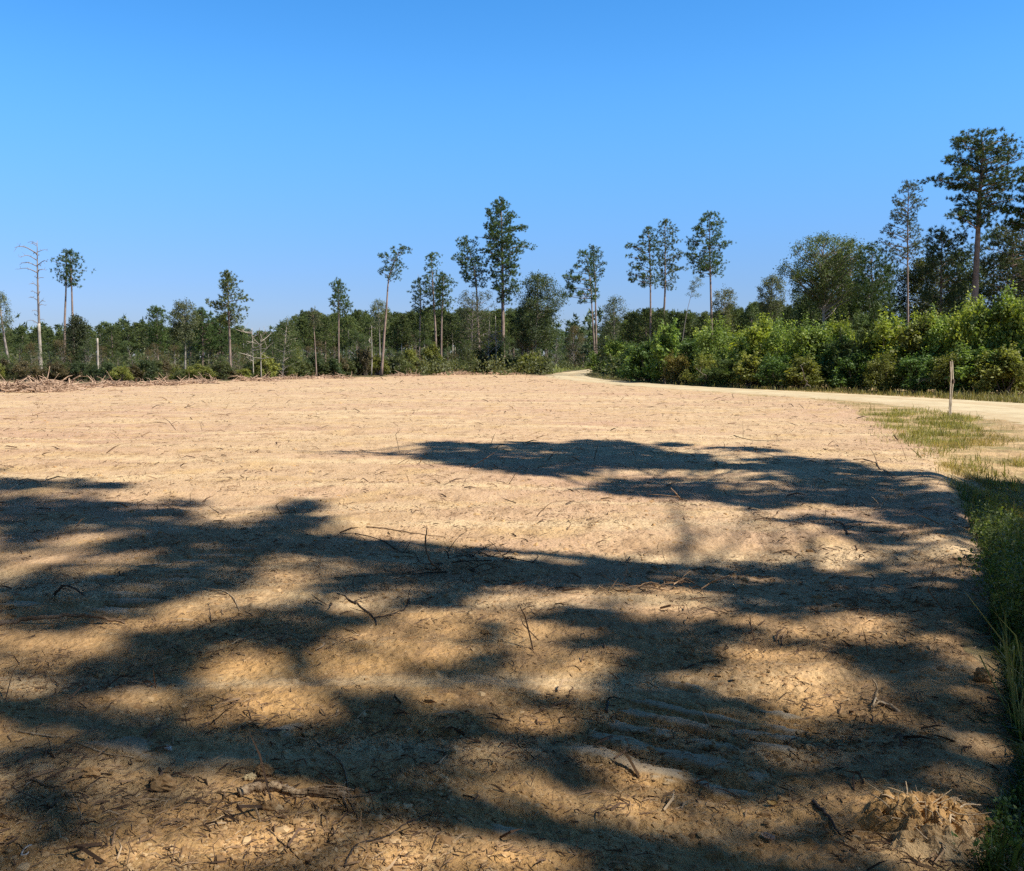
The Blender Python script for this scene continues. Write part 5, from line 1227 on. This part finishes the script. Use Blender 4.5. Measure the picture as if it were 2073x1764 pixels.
def shade_trees():
    rg = np.random.default_rng(90)
    A = 110000
    x = rg.uniform(-10, 9, A); y = rg.uniform(1., 19.5, A)
    den = shade_density(x, y)
    den = den * (.55 + .6 * smooth(-.5, .2, fbm(x / .75, y / .55, 3, 83)))
    sz = np.clip(.11 + .013 * np.hypot(x, y), .13, .34)
    k = rg.uniform(size=A) < den * .95 * .95 * (.15 / sz) ** 2
    x, y, sz = x[k], y[k], sz[k]; n = len(x)
    tr = np.array(SHADERS)
    hs, ds = [], []
    for tx, ty in tr:
        h = ((tx - x) * SX + (ty - y) * SY) / (SX * SX + SY * SY); h = np.clip(h, 11, [26, 16, 26, 26, 21.5, 26][len(hs)])
        hs.append(h); ds.append(np.hypot(x + SX * h - tx, y + SY * h - ty))
    hs, ds = np.array(hs), np.array(ds)
    sel = np.argmin(ds + rg.normal(0, .8, ds.shape), 0)
    h = hs[sel, np.arange(n)] + rg.normal(0, .9, n)
    P = np.stack([x + SX * h, y + SY * h, h], 1)
    for i, (tx, ty) in enumerate(SHADERS):
        Q = P[sel == i]; sq = sz[sel == i]
        zb = on_ground(tx, ty) - .1
        root = put('shade_pine', None, None, loc=(tx, ty, zb), label=SHADE_LAB[i], cat='pine tree', group='pines on the verge shading the foreground')
        w = MB(); H = (Q[:, 2].max() if len(Q) else 22) + .2
        w.tube(curve_pts([(0, 0, 0), (rg.normal() * .2, rg.normal() * .2, H * .5), (0, 0, H)], 12), .20 * (1 - np.linspace(0, 1, 12)) ** .7 + .03, 9)
        if not len(Q):
            put('trunk', w.mesh('trunk'), M_PINEBARK, root); continue
        Q = Q - np.array([tx, ty, zb])
        a = np.arctan2(Q[:, 1], Q[:, 0]); key = np.round(Q[:, 2] / 1.3).astype(int) * 100 + np.round(a / .45).astype(int)
        for kk in np.unique(key):
            G = Q[key == kk]; c = G.mean(0); far = G[np.argmax(np.hypot(G[:, 0], G[:, 1]))]
            L = np.hypot(c[0], c[1]); st = np.array([0, 0, max(c[2] - .18 * L - .3, 6)])
            w.tube(curve_pts([st, (st + c) / 2 + [0, 0, -.04 * L], c, far], 7), np.linspace(.05, .012, 7), 4, cap=False)
            for q in G[::10]: w.tube([c, q], [.012, .006], 3, cap=False)
        put('trunk', w.mesh('trunk'), M_PINEBARK, root)
        m_ = len(Q); dd = unit(np.concatenate([Q[:, :2], np.full((m_, 1), 1.5)], 1))
        V, F, t = needles(Q, dd, sq * rg.uniform(.8, 1.25, m_), 16, .12, rg=rg)
        put('crown', mesh('crown', V, F, False, {'tint': t}), M_NEEDLE, root, color=PINE)
shade_trees()

def sky_blocking_trees():  # unseen trees added around the camera to block skylight and bounce warm light
    rg = np.random.default_rng(95); vs = []
    for k in range(3):
        C = []; D = []
        for i in range(60):
            t = rg.uniform(); a = rg.uniform(0, 6.28); rr = 5.4 * math.sqrt(rg.uniform(.1, 1)) * (1 - .75 * t ** 2.5)
            c = np.array([rr * math.cos(a), rr * math.sin(a), 4.5 + 15 * t]) if k < 2 else np.array([rr * 1.2 * math.cos(a), rr * 1.2 * math.sin(a), 15 + 8 * t]); n = 46
            dv = unit(rg.normal(size=(n, 3))); C.append(c + dv * rg.uniform(.3, 1.3, (n, 1))); D.append(dv + [0, 0, .5])
        C = np.concatenate(C); V, F, t = leaves(C, np.concatenate(D), np.full(len(C), .5), 5, .5, rg=rg)
        cr = mesh('crown', V, F, False, {'tint': t}); cr.materials.append(M_LEAF)
        w = MB(); w.tube(curve_pts([(0, 0, 0), (.2, .1, 9), (0, 0, 18.5 if k < 2 else 22)], 10), np.linspace(.36, .06, 10), 8)
        for i in range(14):
            a = i * 2.4; z = 6 + i * .8 if k < 2 else 14 + i * .55; w.tube(curve_pts([(0, 0, z), (2 * math.cos(a), 2 * math.sin(a), z + 1), (4.2 * math.cos(a), 4.2 * math.sin(a), z + 1.6)], 5), np.linspace(.1, .03, 5), 5, cap=False)
        tr = w.mesh('trunk'); tr.materials.append(M_DARKBARK); vs.append((tr, cr))
    for n, (x, y) in enumerate([(-14, 10), (-12.5, 3.5), (-16, -2), (-9.5, -4), (-3.5, -7), (2, -8), (-7, -12), (0, -15), (7, -16), (-20, 5), (-19, 15), (14, -17), (-14, -9), (-7.5, 7), (-3.5, -1.5), (-11.5, 13.5), (0, -5.5)]):
        v = 2 if n > 12 else n % 2
        root = put('oak_tree', None, None, loc=(x, y, on_ground(x, y) - .1), label='one of the unseen leafy trees added around the camera to block skylight', cat='oak tree', group='unseen trees added around the camera to block skylight')
        root.rotation_euler = (0, 0, n * 1.3); put('trunk', vs[v][0], None, root); put('crown', vs[v][1], None, root, color=(.13, .13, .045))
sky_blocking_trees()

# ------------------------------------------------------------------ light, sky, camera
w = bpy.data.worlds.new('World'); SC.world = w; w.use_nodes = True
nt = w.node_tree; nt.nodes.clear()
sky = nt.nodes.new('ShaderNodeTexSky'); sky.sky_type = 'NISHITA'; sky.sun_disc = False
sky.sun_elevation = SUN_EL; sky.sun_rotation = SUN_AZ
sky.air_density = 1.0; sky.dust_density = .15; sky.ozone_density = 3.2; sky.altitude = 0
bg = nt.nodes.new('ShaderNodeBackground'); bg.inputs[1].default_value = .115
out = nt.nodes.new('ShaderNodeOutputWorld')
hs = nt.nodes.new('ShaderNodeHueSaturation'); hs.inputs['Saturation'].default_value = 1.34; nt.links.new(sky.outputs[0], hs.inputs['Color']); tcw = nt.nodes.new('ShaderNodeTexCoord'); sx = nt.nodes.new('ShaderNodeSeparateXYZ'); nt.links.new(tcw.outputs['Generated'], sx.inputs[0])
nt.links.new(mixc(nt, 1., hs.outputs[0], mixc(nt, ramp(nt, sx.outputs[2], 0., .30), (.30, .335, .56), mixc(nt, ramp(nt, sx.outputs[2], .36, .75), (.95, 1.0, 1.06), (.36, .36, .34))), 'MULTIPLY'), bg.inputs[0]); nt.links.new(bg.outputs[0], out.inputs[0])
L = bpy.data.lights.new('sun', 'SUN'); L.energy = 4.6; L.angle = R(.53); L.color = (1., .95, .86)
lo = bpy.data.objects.new('sun', L); COL.objects.link(lo)
dirv = Vector((math.sin(SUN_AZ) * math.cos(SUN_EL), math.cos(SUN_AZ) * math.cos(SUN_EL), math.sin(SUN_EL)))
lo.rotation_euler = dirv.to_track_quat('Z', 'Y').to_euler(); lo.location = dirv * 60

cam = bpy.data.cameras.new('camera'); cam.sensor_width = 36; cam.lens = FPX / 2073 * 36
cam.clip_end = 2000; cam.clip_start = .05
co = bpy.data.objects.new('camera', cam); COL.objects.link(co)
co.location = (0, 0, CAM_H); co.rotation_euler = (R(90) - PITCH, 0, 0); SC.camera = co
SC.view_settings.view_transform = 'Standard'; SC.view_settings.look = 'None'
SC.view_settings.exposure = .9; SC.view_settings.gamma = 1; SC.view_settings.use_curve_mapping = False
SC.cycles.max_bounces = 6; SC.cycles.diffuse_bounces = 3; SC.cycles.transmission_bounces = 2; SC.cycles.transparent_max_bounces = 4
SC.cycles.use_denoising = False
SC.cycles.caustics_reflective = False; SC.cycles.caustics_refractive = False
